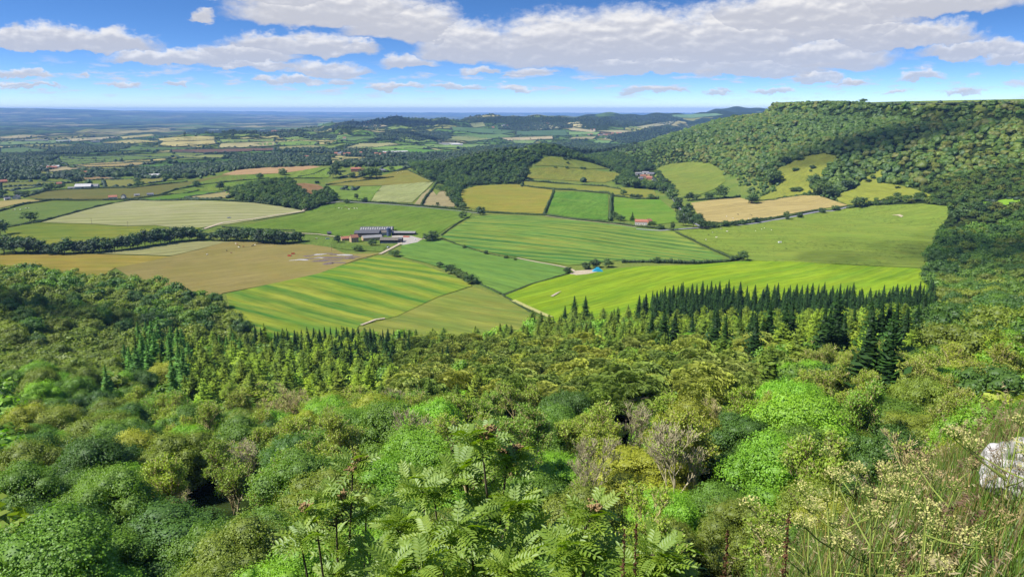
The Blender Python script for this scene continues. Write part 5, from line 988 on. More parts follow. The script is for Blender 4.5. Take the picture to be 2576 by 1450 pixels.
def farm():
    G = 'grey barns of the farm in the middle'
    house('barn', 'long rear barn with rows of white skylights on its dark roof', 'barn', 946, 589, 46, 26, 6, 3, 'grey_sheet', 'grey_sheet', -.10, G, skyl=(14, 3))
    house('barn', 'dark grey barn in front of the skylit barn', 'barn', 922, 597, 34, 18, 6, 2.6, 'dark_wood', 'grey_sheet', -.16, G)
    house('barn', 'white fronted shed beside the blue silo', 'barn', 957, 594, 18, 10, 5, 2, 'white_sheet', 'moss_sheet', .10, G)
    house('barn', 'long open fronted cattle shed with pale roof behind the yard', 'barn', 1014, 593, 33, 10, 4.2, 1.6, 'dark_wood', 'pale_sheet', -.22, G, open_front=True)
    house('barn', 'pale grey barn between farmhouse and mossy barn', 'barn', 938, 605, 26, 13, 4.2, 2.4, 'stone', 'pale_sheet', .22, G)
    house('barn', 'front barn with mossy roof and open low white wall', 'barn', 978, 612, 24, 13, 4.4, 2.6, 'white_sheet', 'moss_sheet', -.18, G, open_front=True)
    house('shed', 'dark lean to shed at the end of the mossy barn', 'shed', 1003, 611, 8, 10, 5, 1.5, 'dark_wood', 'grey_sheet', -.2)
    house('shed', 'tiny stone hut by the track left of the farm', 'shed', 829, 591, 5, 5, 3, 1.8, 'dark_wood', 'grey_sheet', .2)
    house('farmhouse', 'two storey stone farmhouse with gable and brown roof', 'farmhouse', 893, 609, 10, 8, 6.4, 3.4, 'stone', 'brown_tile', .35, None, 3, 1, 2)
    house('cottage', 'low stone cottage with bright red roof attached to the farmhouse garden', 'cottage', 873, 605, 14, 6.5, 3.2, 2.4, 'stone', 'red_tile', .25, None, 4, 1)
    x, y, r = ground_at(978, 594); z = gz(x, y)
    t = thing('silo', 'dark blue round silo rising above the barns', 'silo', (x, y, z))
    link('tank', MB().tube([(0, 0, -.5), (0, 0, 11)], 3.0, 20).me('tank', [bm_('silo_blue')], False), t)
    dm = MB(); dm.tube([(0, 0, 11.01), (0, 0, 11.7), (0, 0, 12.2)], [3.05, 2.0, .3], 20); link('lid', dm.me('lid', [bm_('silo_blue')]), t)
    for q in (2.5, 5, 7.5): link('hoop', MB().tube([(0, 0, q), (0, 0, q + .15)], 3.05, 20).me('hoop', [bm_('silver')]), t)
    tag(drape([(985, 592), (1035, 594), (1062, 602), (1050, 610), (1015, 617), (1000, 614), (1000, 603), (985, 600)], 'yard', bm_('concrete'), .3), 'pale concrete yard between the barns', None, None, 'structure')
    trailer(1022, 597, 9, 'red_paint', 'long red farm trailer in the pale yard', -.2); trailer(737, 640, 4, 'red_paint', 'upper of two small red feed trailers in the brown field', .1); trailer(728, 645, 4, 'red_paint', 'lower of two small red feed trailers in the brown field', -.1); trailer(824, 602, 5, 'silver', 'silver livestock trailer in the farm paddock', .4); trailer(1961, 611, 4, 'car_white', 'small white trailer on the huge pasture', .2)
    trailer(576, 549, 5, 'silver', 'grey farm trailer at the corner of the pale wheat field', .3)
    car(977, 623, 'silver', 'grey car on the track below the mossy barn', .9); car(921, 601.5, 'red_paint', 'dark red car beside the stone farmhouse', .2); car(1046, 604, 'car_white', 'white car at the end of the farm yard', .1)
def trailer(px, py, L, col, label, rot=0.0):
    x, y, r = ground_at(px, py); t = thing('farm_trailer', label, 'trailer', (x, y, gz(x, y)), rot)
    link('body', MB().box(-L / 2, -1.1, .7, L / 2, 1.1, .95).box(-L / 2, -1.1, .95, L / 2, -1.0, 2.0).box(-L / 2, 1.0, .95, L / 2, 1.1, 2.0).box(-L / 2, -.99, .95, -L / 2 + .1, .99, 2.0).box(L / 2 - .1, -.99, .95, L / 2, .99, 2.0).me('body', [bm_(col)]), t)
    for sx in (-.3, .3):
        for sy in (-1.25, 1.0): link('wheel', MB().tube([(sx * L * .6, sy, .4), (sx * L * .6, sy + .25, .4)], .42, 10).me('wheel', [bm_('rubber')]), t)
    link('drawbar', MB().tube([(L / 2, 0, .75), (L / 2 + 1.3, 0, .5)], .07, 5).me('drawbar', [bm_('rubber')]), t)
def car(px, py, col, label, rot=0.0):
    x, y, r = ground_at(px, py); t = thing('parked_car', label, 'car', (x, y, gz(x, y) + .3), rot)
    b = MB(); b.add([(-2.1, -.85, .3), (2.1, -.85, .3), (2.1, .85, .3), (-2.1, .85, .3), (-2.1, -.85, .8), (2.1, -.85, .75), (2.1, .85, .75), (-2.1, .85, .8), (-1.7, -.7, 1.45), (.6, -.7, 1.45), (.6, .7, 1.45), (-1.7, .7, 1.45), (1.2, -.8, .82), (1.2, .8, .82)],
          [(3, 2, 1, 0), (0, 1, 5, 12, 9, 8, 4), (2, 3, 7, 11, 10, 13, 6), (4, 8, 11, 7), (8, 9, 10, 11), (9, 12, 13, 10), (12, 5, 6, 13), (1, 2, 6, 5), (3, 0, 4, 7)]); link('body', b.me('body', [bm_(col)]), t)
    link('window', MB().box(-1.5, -.86, .95, .6, -.80, 1.3).box(-1.5, .80, .95, .6, .86, 1.3).me('window', [bm_('glass_dark')]), t)
    for sx in (-1.3, 1.3):
        for sy in (-.9, .72): link('wheel', MB().tube([(sx, sy, .3), (sx, sy + .18, .3)], .32, 10).me('wheel', [bm_('rubber')]), t)
HOUSES = [  # px, py of the foot, width m, depth, height, roof height, wall, roof, rot, label
 (1612, 566, 18, 8, 5, 3, 'white', 'red_tile', .0, 'white cottage with long red roof beside the streaked crop field', 5), (1636, 562, 8, 7, 4, 2.5, 'brick', 'red_tile', .9, 'red roofed wing behind the white cottage', 2), (895, 432, 24, 9, 7, 3.5, 'brick', 'red_tile', -.05, 'large brick farmhouse with red roof on the rise', 6), (916, 433, 8, 8, 6, 3, 'brick', 'brown_tile', .8, 'brick wing at the end of the large farmhouse', 2),
 (958, 432, 20, 9, 4, 2.5, 'stone', 'slate', -.3, 'grey stone barn behind the farmhouse grove', 0), (1632, 452, 14, 8, 5, 3, 'brick', 'red_tile', -.1, 'red roofed house in front of the hamlet', 4), (1618, 448, 14, 9, 5, 3, 'stone', 'brown_tile', .1, 'brown roofed house in the hamlet', 3), (1606, 441, 16, 9, 5, 2.5, 'white_sheet', 'pale_sheet', .2, 'pale shed at the upper end of the hamlet', 0), (1622, 438, 18, 10, 5, 2.5, 'white_sheet', 'pale_sheet', -.2, 'large pale shed behind the hamlet', 0), (1636, 442, 16, 9, 5, 3, 'stone', 'slate', -.2, 'slate roofed barn in the hamlet', 0), (1612, 452, 10, 7, 4, 2.5, 'white', 'slate', .3, 'white house at the hamlet lane', 3),
 (284, 502, 15, 9, 5, 3.2, 'white', 'red_tile', -.1, 'white cottage with red roof beside the olive brown field', 4), (316, 499, 8, 7, 5, 3, 'white', 'slate', 1.2, 'white gabled cottage behind the red roofed one', 2), (345, 494, 10, 6, 3, 2, 'white', 'pale_sheet', .1, 'low white shed in the cottage row', 0), (378, 492, 12, 6, 3, 2, 'white', 'slate', -.1, 'white bungalow at the end of the cottage row', 3), (49, 500, 16, 10, 4, 3.5, 'white', 'pale_sheet', 1.3, 'white gabled house by the straw yellow strip', 2), (20, 503, 10, 7, 3, 2, 'white', 'slate', .2, 'small white outbuilding at the picture edge', 0), (6, 462, 22, 12, 5, 4, 'brick', 'red_tile', .2, 'pink roofed barn at the picture edge', 0),
 (208, 476, 32, 22, 6, 5, 'white_sheet', 'white_sheet', -.25, 'big white farm shed in the left vale', 0), (230, 474, 26, 18, 5, 4, 'white_sheet', 'pale_sheet', -.25, 'second white farm shed beside the big one', 0), (150, 467, 10, 7, 5, 3, 'brick', 'red_tile', .1, 'red roofed house hidden beside the white farm sheds', 3), (180, 477, 14, 8, 4, 2, 'white_sheet', 'pale_sheet', .0, 'low white shed before the big white farm shed', 0)]
VILLAGE = [(845, 389), (853, 390), (861, 388), (868, 391), (876, 390), (906, 388), (946, 390), (960, 391), (966, 389), (866, 350), (690, 332), (700, 331), (686, 333), (1480, 340), (1487, 339), (1505, 341), (1512, 342), (1518, 340), (1525, 341), (1531, 343), (1540, 337), (1552, 336), (1560, 336), (1523, 349), (1487, 328), (1494, 328), (1262, 317), (1268, 316), (1275, 318), (1240, 322), (918, 308), (925, 309), (932, 307), (1320, 322), (1330, 323), (126, 427), (135, 426), (237, 430), (212, 440), (770, 398)]
SHEDS = [(980, 386, 60), (1005, 385, 70), (1110, 364, 80), (1135, 364, 90), (1150, 366, 60), (535, 329, 130), (660, 328, 60), (390, 447, 30), (125, 424, 50), (240, 358, 60), (80, 355, 200), (160, 356, 90)]
def houses():
    for px, py, w, d, h, rh, wa, ro, rot, lab, win in HOUSES: house('cottage' if win else 'barn', lab, 'house' if win else 'barn', px, py, w, d, h, rh, wa, ro, rot, None, win, 1 if win else 0, 2 if h >= 6 else 1)
    g = np.random.default_rng(8); V = sorted(VILLAGE)
    for i, (px, py) in enumerate(V):
        house('far_cottage', f'{ordinal(i + 1)} tiny far cottage from the left', 'house', px, py, g.uniform(13, 20), 9, g.uniform(5, 7), 4, g.choice(['white', 'stone', 'brick']), g.choice(['red_tile', 'red_tile', 'brown_tile', 'slate']), g.uniform(-.5, .5), 'far cottages of the vale', 0, 1, 1, door=False)
    for i, (px, py, w) in enumerate(sorted(SHEDS)):
        house('far_shed', f'{ordinal(i + 1)} long white far shed from the left', 'shed', px, py, w, 18, 6, 3, 'white_sheet', 'white_sheet' if i % 3 else 'pale_sheet', g.uniform(-.2, .2), 'white sheds far across the vale', door=False)
def animal(kind, mat, s=1.0):
    b = MB(); b.tube([(-1.05, 0, .98), (-.95, 0, 1.0), (-.4, 0, .95), (.3, 0, .93), (.8, 0, 1.02), (1.05, 0, 1.22), (1.3, 0, 1.36), (1.55, 0, 1.25), (1.72, 0, 1.12)], [.12, .32, .38, .40, .34, .22, .17, .15, .10], 8)
    for x in (-.75, .62):
        for y in (-.2, .2): b.tube([(x, y, .85), (x + (.05 if x > 0 else -.06), y, .45), (x, y, 0)], [.15, .08, .07], 6)
    b.tube([(-1.05, 0, 1.1), (-1.18, 0, .8), (-1.2, 0, .5)], [.04, .03, .05], 4)
    for y in (-1, 1): b.tube([(1.32, y * .12, 1.46), (1.30, y * .30, 1.48)], [.05, .03], 4)
    return b.me(kind, [mat], True)
COWS = [(844, 524, 'b'), (852, 525, 'w'), (860, 526, 'w'), (868, 522, 'r'), (873, 524, 'r'), (878, 528, 'w'), (885, 525, 'b'), (891, 526, 'w'), (898, 526, 'w'), (593, 615, 'w'), (597, 617, 'r'), (603, 621, 'b'), (601, 624, 'w'), (612, 622, 'r'), (634, 621, 'b'), (637, 619, 'b'), (641, 618, 'w'), (570, 632, 'b'), (582, 638, 'r'), (521, 642, 'w'), (33, 530, 'r'), (38, 529, 'w'), (51, 529, 'w'), (65, 526, 'w'), (69, 525, 'b'), (73, 525, 'w'), (93, 526, 'b'), (794, 603, 'r'), (797, 602, 'w'),
        (1827, 546, 'w'), (1856, 541, 'b'), (1886, 541, 'b'), (1890, 543, 'b'), (1853, 554, 'w'), (1882, 552, 'w'), (1843, 551, 'w'), (1895, 550, 'b'), (1813, 577, 'w'), (1828, 584, 'w'), (1775, 605, 'w'), (1801, 599, 'w'), (1792, 587, 'w'), (1782, 592, 'b')]
SHEEP = [(1000, 436), (1004, 434), (1008, 437), (1012, 433), (996, 439), (794, 438), (800, 439), (806, 437), (818, 440), (826, 438), (1915, 578), (1922, 575), (1900, 582), (1940, 580)]
def animals():
    g = np.random.default_rng(4); W, B, Rr = (simple_mat('hide_' + n, c, .8, .2, 2) for n, c in (('white', (.62, .58, .50)), ('black', (.03, .027, .025)), ('red', (.22, .09, .05))))
    me = {'w': animal('cow', W), 'b': animal('cow', B), 'r': animal('cow', Rr)}; nm = {'w': 'white', 'b': 'black', 'r': 'reddish brown'}; n = {}
    wool = animal('sheep', simple_mat('wool', (.66, .62, .54), .9, .1, 3))
    for px, py, c in sorted(COWS):
        n[c] = n.get(c, 0) + 1; x, y, r = ground_at(px, py); o = link('cow', me[c], None, (x, y, gz(x, y) + .05 + r * .00045), g.uniform(0, 6.28), 1.05)
        tag(o, f'{ordinal(n[c])} {nm[c]} cow from the left grazing in the fields', 'cow', 'cattle in the fields')
    for i, (px, py) in enumerate(sorted(SHEEP)):
        x, y, r = ground_at(px, py); o = link('sheep', wool, None, (x, y, gz(x, y) + .05 + r * .00045), g.uniform(0, 6.28), .62)
        tag(o, f'{ordinal(i + 1)} pale sheep from the left on the meadows', 'sheep', 'sheep on the meadows')
def bales():
    x, y, r = ground_at(1503, 684); z = gz(x, y); s = r / F
    m = bm_('bale_blue'); d = 1.22; b = MB(); n = 14
    b.tube([(0, -.62, 0), (0, -.56, 0), (0, .56, 0), (0, .62, 0)], [.50, .61, .61, .50], n); me = b.me('bale', [m], False); g = np.random.default_rng(2)
    cols = int(30 * s / d); rows = ['bottom', 'second', 'third', 'top']
    for row in range(4):
        for dep in range(3 - row // 2):
            for k in range(cols - 2 * row if row else cols):
                xx = (k - (cols - 1 - 2 * row) / 2 if row else k - (cols - 1) / 2) * d * 1.01; o = link('bale', me, None, (x + xx, y + (dep + row * .25) * 1.26, z + .75 + row * 1.08), g.normal(0, .03))
                tag(o, f'{ordinal(k + 1)} blue wrapped bale from the left, {rows[row]} layer, {ordinal(dep + 1)} rank of the stack', 'bale', 'blue wrapped bales stacked by the lime field')
def tracks():
    T, Kk = bm_('tarmac'), bm_('track')
    strip([(1640, 452), (1668, 470), (1686, 488), (1698, 510), (1718, 538), (1745, 562), (1765, 573)], 'lane', T, 4.5, 'narrow grey lane coming down from the hamlet')
    strip([(1600, 577), (1660, 581), (1760, 574), (1860, 567), (1935, 556), (2000, 545), (2062, 533), (2130, 522), (2200, 511), (2290, 502), (2360, 505)], 'road', T, 6.0, 'grey main road curving along the foot of the escarpment')
    strip([(1372, 544), (1450, 555), (1530, 563), (1600, 573)], 'track', Kk, 2.4, 'pale farm track under the long hedge')
    strip([(650, 583), (720, 586), (800, 590), (850, 597), (880, 603)], 'track', Kk, 4, 'pale track leading to the farmhouse'); strip([(512, 577), (560, 561), (640, 551), (700, 541), (762, 532), (768, 525), (765, 519)], 'track', Kk, 5, 'sandy track along the pale wheat field'); strip([(1010, 612), (990, 622), (975, 630), (955, 640)], 'track', Kk, 4.5, 'pale gravel track descending from the yard')
    strip([(1050, 605), (1085, 598), (1105, 594)], 'track', Kk, 4, 'stony track past the broad dark tree'); strip([(812, 513), (860, 508), (960, 514), (1060, 522), (1150, 531), (1205, 538)], 'road', T, 3.5, 'narrow grey road behind the barn pasture'); strip([(1300, 650), (1350, 660), (1420, 673), (1440, 680), (1450, 688)], 'track', Kk, 3, 'pale earth track to the bale stack')
    tag(drape([(1432, 690), (1450, 682), (1490, 679), (1505, 684), (1480, 690), (1450, 693)], 'dirt_ground', bm_('track'), .4, 6), 'bare pale earth in front of the blue bales', None, None, 'structure')
    tag(drape([(2415, 542), (2425, 540), (2446, 544), (2446, 548), (2430, 544)] if False else [(2242, 543), (2262, 541), (2272, 545), (2266, 548), (2258, 544)], 'dirt_ground', bm_('track'), .9, 4), 'small bare earth scar on the huge pasture', None, None, 'structure')
    tag(drape([(1000, 736), (1020, 734)] if False else [(1384, 747), (1400, 738), (1412, 734), (1400, 742), (1390, 748)], 'dirt_ground', bm_('track'), .9, 4), 'bare pale streak in the lime field corner', None, None, 'structure')
    strip([(908, 820), (945, 806), (968, 803)], 'track', Kk, 2.5, 'pale bare edge between the two halves of the striped field', .9)
    strip([(1290, 757), (1340, 780), (1385, 800)], 'track', simple_mat('worn_grass', (.30, .29, .10), .9, .2, .5), 5, 'worn grass headland beside the lime field', .8)
    # dark heap with sheets in the brown field
    g = np.random.default_rng(6); pts = [(775, 646), (790, 643), (806, 641), (822, 639), (838, 641), (852, 642), (868, 643), (884, 645), (782, 652), (800, 650), (818, 648), (835, 650), (852, 649), (870, 650), (890, 648), (744, 655), (762, 655), (800, 658), (815, 657), (830, 656), (845, 662), (825, 665), (856, 655), (880, 652)]
    for i, (px, py) in enumerate(sorted(pts)):
        x, y, r = ground_at(px, py); v, f = ICO2; k = 1 + .3 * np.sin(v @ g.normal(size=3) * 3) + .12 * np.sin(v @ g.normal(size=3) * 7)
        w = py < 646 and i % 2 or i in (0, 1, 5); me = mesh('soil_heap', v * k[:, None] * [g.uniform(5, 12), g.uniform(2, 4.5), g.uniform(.6, 1.3)], f, [bm_('tarp' if w else 'soil')], False)
        tag(link('soil_heap', me, None, (x, y, gz(x, y) + r * .0004), g.uniform(-.3, .5)), f'{ordinal(i + 1)} low {"pale sheeted" if w else "dark soil"} heap from the left in the brown field', 'heap', 'heaps in the brown field')
    for px, py, lab in ((231, 564, 'wooden pole left of three at the pale wheat field'), (322, 572, 'wooden pole middle of three at the pale wheat field'), (433, 586, 'wooden pole right of three below the wheat'), (834, 633, 'wooden pole by the farm paddock fence')):
        x, y, r = ground_at(px, py); t = thing('utility_pole', lab, 'pole', (x, y, gz(x, y))); link('shaft', MB().tube([(0, 0, -.5), (0, 0, 9)], [.2, .14], 6).me('shaft', [bm_('pole')]), t); link('crossarm', MB().box(-1.2, -.1, 8.2, 1.2, .1, 8.4).me('crossarm', [bm_('pole')]), t)
    x, y, r = ground_at(997, 296); t = thing('radio_mast', 'thin radio mast on the far dark ridge', 'mast', (x, y, gz(x, y))); link('shaft', MB().tube([(0, 0, -2), (0, 0, 45)], [1.2, .6], 4).me('shaft', [bm_('silver')]), t); link('antenna', MB().tube([(0, 0, 45), (0, 0, 56)], [.4, .3], 4).me('antenna', [bm_('silver')]), t)
def cloud_shadows():
    """cumulus added overhead, out of the picture, whose shadows lie on the land"""
    M = Mat('cloud_white'); d = M.n('BsdfDiffuse', Color=(.9, .9, .92, 1)); M.surf(M.n('MixShader', i0=.93, i1=d, i2=M.n('BsdfTransparent')))
    g = np.random.default_rng(12)
    for i, (px, py, sx, sy, alt, lab) in enumerate([(2560, 660, 300, 230, 900, 'cumulus shading the dark wood at the side'), (2130, 330, 340, 210, 900, 'cumulus shading the upper escarpment'), (60, 800, 110, 80, 900, 'small unseen cumulus added to shade the wooded spur'), (250, 392, 520, 200, 1300, 'wide cumulus shading the left vale'), (1050, 342, 420, 260, 1400, 'wide cumulus shading the middle hills'), (950, 303, 1300, 600, 1500, 'cumulus shading the far dark ridge'), (1500, 384, 300, 170, 900, 'cumulus shading the hollow under the escarpment')]):  # the small spur cloud is unseen, added only for the shade it casts
        x, y, r = ground_at(px, py)
        if i == 1: az = math.radians(26); x, y = math.sin(az) * 1720, math.cos(az) * 1720
        z = gz(x, y); k = (alt - z) / SUN_DIR.z; c = Vector((x, y, z)) + SUN_DIR * k
        V, Fs = [], []; v, f = ICO2; n = 0
        for q in range(44):
            a = g.uniform(0, 6.28); rr = g.random() ** .75; s = g.uniform(.16, .42) * (1.15 - .5 * rr)
            V.append(v * [sx * s, sy * s, min(sx, sy) * s * .5] + [math.cos(a) * rr * sx * .72, math.sin(a) * rr * sy * .72, g.uniform(0, min(sx, sy) * .15)]); Fs.append(f + n); n += len(v)
        tag(link('cloud', mesh('cloud', np.vstack(V), np.vstack(Fs), [M.m], True), None, c), lab + ', white and lumpy', 'cloud', None, 'stuff')
# ============================================================ things close to the viewer: rowans, grass bank, umbels, limestone
def pinnate(g, L, pairs=6):
    """one compound leaf along +x, leaflets as folded diamonds; returns verts and quads"""
    V, Q = [], []; n = 0
    def leaflet(p, d, l, w, drop):
        nonlocal n
        d = d / np.linalg.norm(d); s = np.cross([0, 0, 1.], d); s /= np.linalg.norm(s) + 1e-9; u = np.cross(d, s)
        a = p; b = p + d * l * .35 + s * w / 2 + u * w * .16 - np.array([0, 0, drop * .25]); b2 = p + d * l * .75 + s * w * .38 + u * w * .1 - np.array([0, 0, drop * .7]); c = p + d * l - np.array([0, 0, drop]); m1 = p + d * l * .35 - np.array([0, 0, drop * .25]); m2 = p + d * l * .75 - np.array([0, 0, drop * .7])
        e = p + d * l * .35 - s * w / 2 + u * w * .16 - np.array([0, 0, drop * .25]); e2 = p + d * l * .75 - s * w * .38 + u * w * .1 - np.array([0, 0, drop * .7])
        V.extend([a, b, b2, c, m1, m2, e, e2]); Q.extend([(n, n + 1, n + 4, n), (n + 4, n + 1, n + 2, n + 5), (n + 5, n + 2, n + 3, n + 5), (n, n + 4, n + 6, n), (n + 4, n + 5, n + 7, n + 6), (n + 5, n + 3, n + 7, n + 5)]); n += 8
    arch = lambda t: np.array([t * L, 0, .10 * L * math.sin(t * 2.2) - .22 * L * t * t])
    for k in range(pairs):
        t = .22 + .70 * k / (pairs - 1); p = arch(t); l = L * (.30 if k else .24) * (1 - .22 * abs(t - .55)); 
        for s in (-1, 1): leaflet(p, np.array([.42 + .25 * t, s, .12]), l * g.uniform(.9, 1.1), l * .42, l * .12)
    leaflet(arch(1.0), np.array([1, 0, -.25]), L * .27, L * .10, .01)
    for i in range(4):
        a, b = arch(i / 4), arch((i + 1) / 4); w = .0022
        V.extend([a + [0, w, .001], a - [0, w, -.001], b - [0, w, -.001], b + [0, w, .001]]); Q.append((n, n + 1, n + 2, n + 3)); n += 4
    return np.array(V), Q
def rowan(name, label, foot, stems, g, nleaf=7, berries=3, leafL=.175, dens=.9):
    x, y, z = foot; t = thing(name, label, 'sapling', foot)
    S = []; tips = []
    for (tx, ty, tz) in stems:
        p = np.array([0, 0, -.3]); e = np.array([tx - x, ty - y, tz - z]); n = 9; prev = p; bend = g.normal(0, .10, 3)
        for i in range(n):
            q = (i + 1) / n; c = p + (e - p) * q + bend * math.sin(q * PI) + g.normal(0, .015, 3); r0 = .028 * (1 - q * .85) + .003
            S.append((prev, c, .028 * (1 - i / n * .85) + .003, r0)); 
            if q > .28:
                for _ in range(max(1, int((4 if q < .85 else 3) * dens))):
                    a = g.uniform(0, 6.28); L = g.uniform(.08, .25) * (1.3 - q * .7); d = np.array([math.cos(a), math.sin(a), g.uniform(.25, .9)]); d /= np.linalg.norm(d); b = c + d * L
                    S.append((c, c + d * L * .55 + [0, 0, .01], .007, .005)); S.append((c + d * L * .55 + [0, 0, .01], b, .005, .003)); tips.append((b, d)); tips.append((c + d * L * .5, d))
            prev = c
        tips.append((prev, np.array([0, 0, 1.])))
    link('stem', branch_mesh('stem', S, BARK, 5), t)
    VV, QQ, vv = [], [], []; n = 0; protos = [pinnate(g, leafL * g.uniform(.8, 1.15), int(g.integers(5, 8))) for _ in range(7)]
    for b, d in tips:
        a0 = g.uniform(0, 6.28); m = int(g.integers(nleaf - 2, nleaf + 1)); lv = g.uniform(.3, .7)
        for k in range(m):
            V, Q = protos[int(g.integers(7))]; a = a0 + k * 2.4 + g.normal(0, .2); el = g.uniform(-.25, .85); ro = g.normal(0, .4)
            ex = np.array([math.cos(a) * math.cos(el), math.sin(a) * math.cos(el), math.sin(el)]); ey = np.array([-math.sin(a), math.cos(a), 0]); ez = np.cross(ex, ey); ey2 = ey * math.cos(ro) + ez * math.sin(ro); ez2 = np.cross(ex, ey2)
            W = V[:, 0:1] * ex + V[:, 1:2] * ey2 + V[:, 2:3] * ez2; VV.append(b + W); QQ += [tuple(i + n for i in dict.fromkeys(q)) for q in Q]; n += len(V); vv += list(np.clip(g.normal(lv + .1, .1, len(Q)), 0, 1))
    me = mesh('leaves', np.vstack(VV), QQ, [ROWAN], False, attrs={'v': ('FLOAT', 'FACE', np.array(vv))}); link('leaves', me, t)
    top = sorted(tips, key=lambda q: -q[0][2])
    for k in range(berries):
        b, d = top[1 + k * 3 % len(top)]; P = b + g.normal(0, 1, (90, 3)) * [.026, .026, .012] + [0, 0, .05]; v, f = ICO1; sel = v
        V = (P[:, None] + sel[None] * .0085).reshape(-1, 3); Fq = (f[None] + (np.arange(90) * len(v))[:, None, None]).reshape(-1, 3)
        link('berry_cluster', mesh('berry_cluster', V, Fq, [BERRY], True), t)
    return t
def pt(px, py, r):
    """point on this sight line at horizontal distance r"""
    x, y, z = ray(px, py); h = math.hypot(x, y); return (x / h * r, y / h * r, z / h * r)
def rowans():
    global ROWAN, BERRY
    ROWAN = leaf_mat('rowan_leaf', tuple([a * b for a, b in zip(alb('8cb834', 1.35), (1.22, 1.05, .5))]), trans=.45, gloss=.05, dark=(.6, .7, .6), lite=(1.5, 1.25, .55)); BERRY = simple_mat('unripe_berry', (.24, .16, .07), .6, .3, 40)
    g = np.random.default_rng(17)
    f = lambda px, r: (lambda p: (p[0], p[1], gz(p[0], p[1])))(pt(px, 1300, r))
    rowan('rowan_sapling', 'tall bright leaved rowan sapling in the middle of the near edge', f(1200, 5.6), [pt(1215, 1135, 5.2), pt(1175, 1190, 5.4), pt(1270, 1180, 5.3), pt(1095, 1250, 5.1), pt(1285, 1270, 5.0), pt(1050, 1225, 5.4), pt(1330, 1375, 4.9), pt(1180, 1340, 4.6), pt(1010, 1350, 5.0), pt(1110, 1400, 4.6), pt(1280, 1400, 4.7)], g, 7, 4, .18, 1.0)
    rowan('rowan_sapling', 'thinner rowan sapling with brown berry heads left of the tall one', f(860, 5.9), [pt(885, 1185, 5.7), pt(790, 1320, 5.4), pt(840, 1270, 5.6), pt(920, 1290, 5.8), pt(760, 1370, 5.2), pt(930, 1390, 5.4)], g, 6, 4, .175, .7)
    rowan('rowan_sapling', 'slender rowan shoot beside the dark grass stems', f(1465, 4.4), [pt(1468, 1335, 4.2), pt(1440, 1390, 4.1), pt(1500, 1400, 4.3)], g, 6, 1, .17, .7)
    rowan('rowan_sapling', 'small pale rowan shoot nearest the grass bank', f(1635, 4.2), [pt(1640, 1395, 4.0), pt(1600, 1420, 4.0), pt(1680, 1430, 4.1)], g, 6, 0, .16, .7)
    rowan('rowan_sapling', 'low rowan shoot hiding the foot of the tall sapling', f(1040, 4.4), [pt(1060, 1430, 4.2), pt(1010, 1445, 4.2), pt(1300, 1440, 4.3)], g, 6, 0, .18, .7)
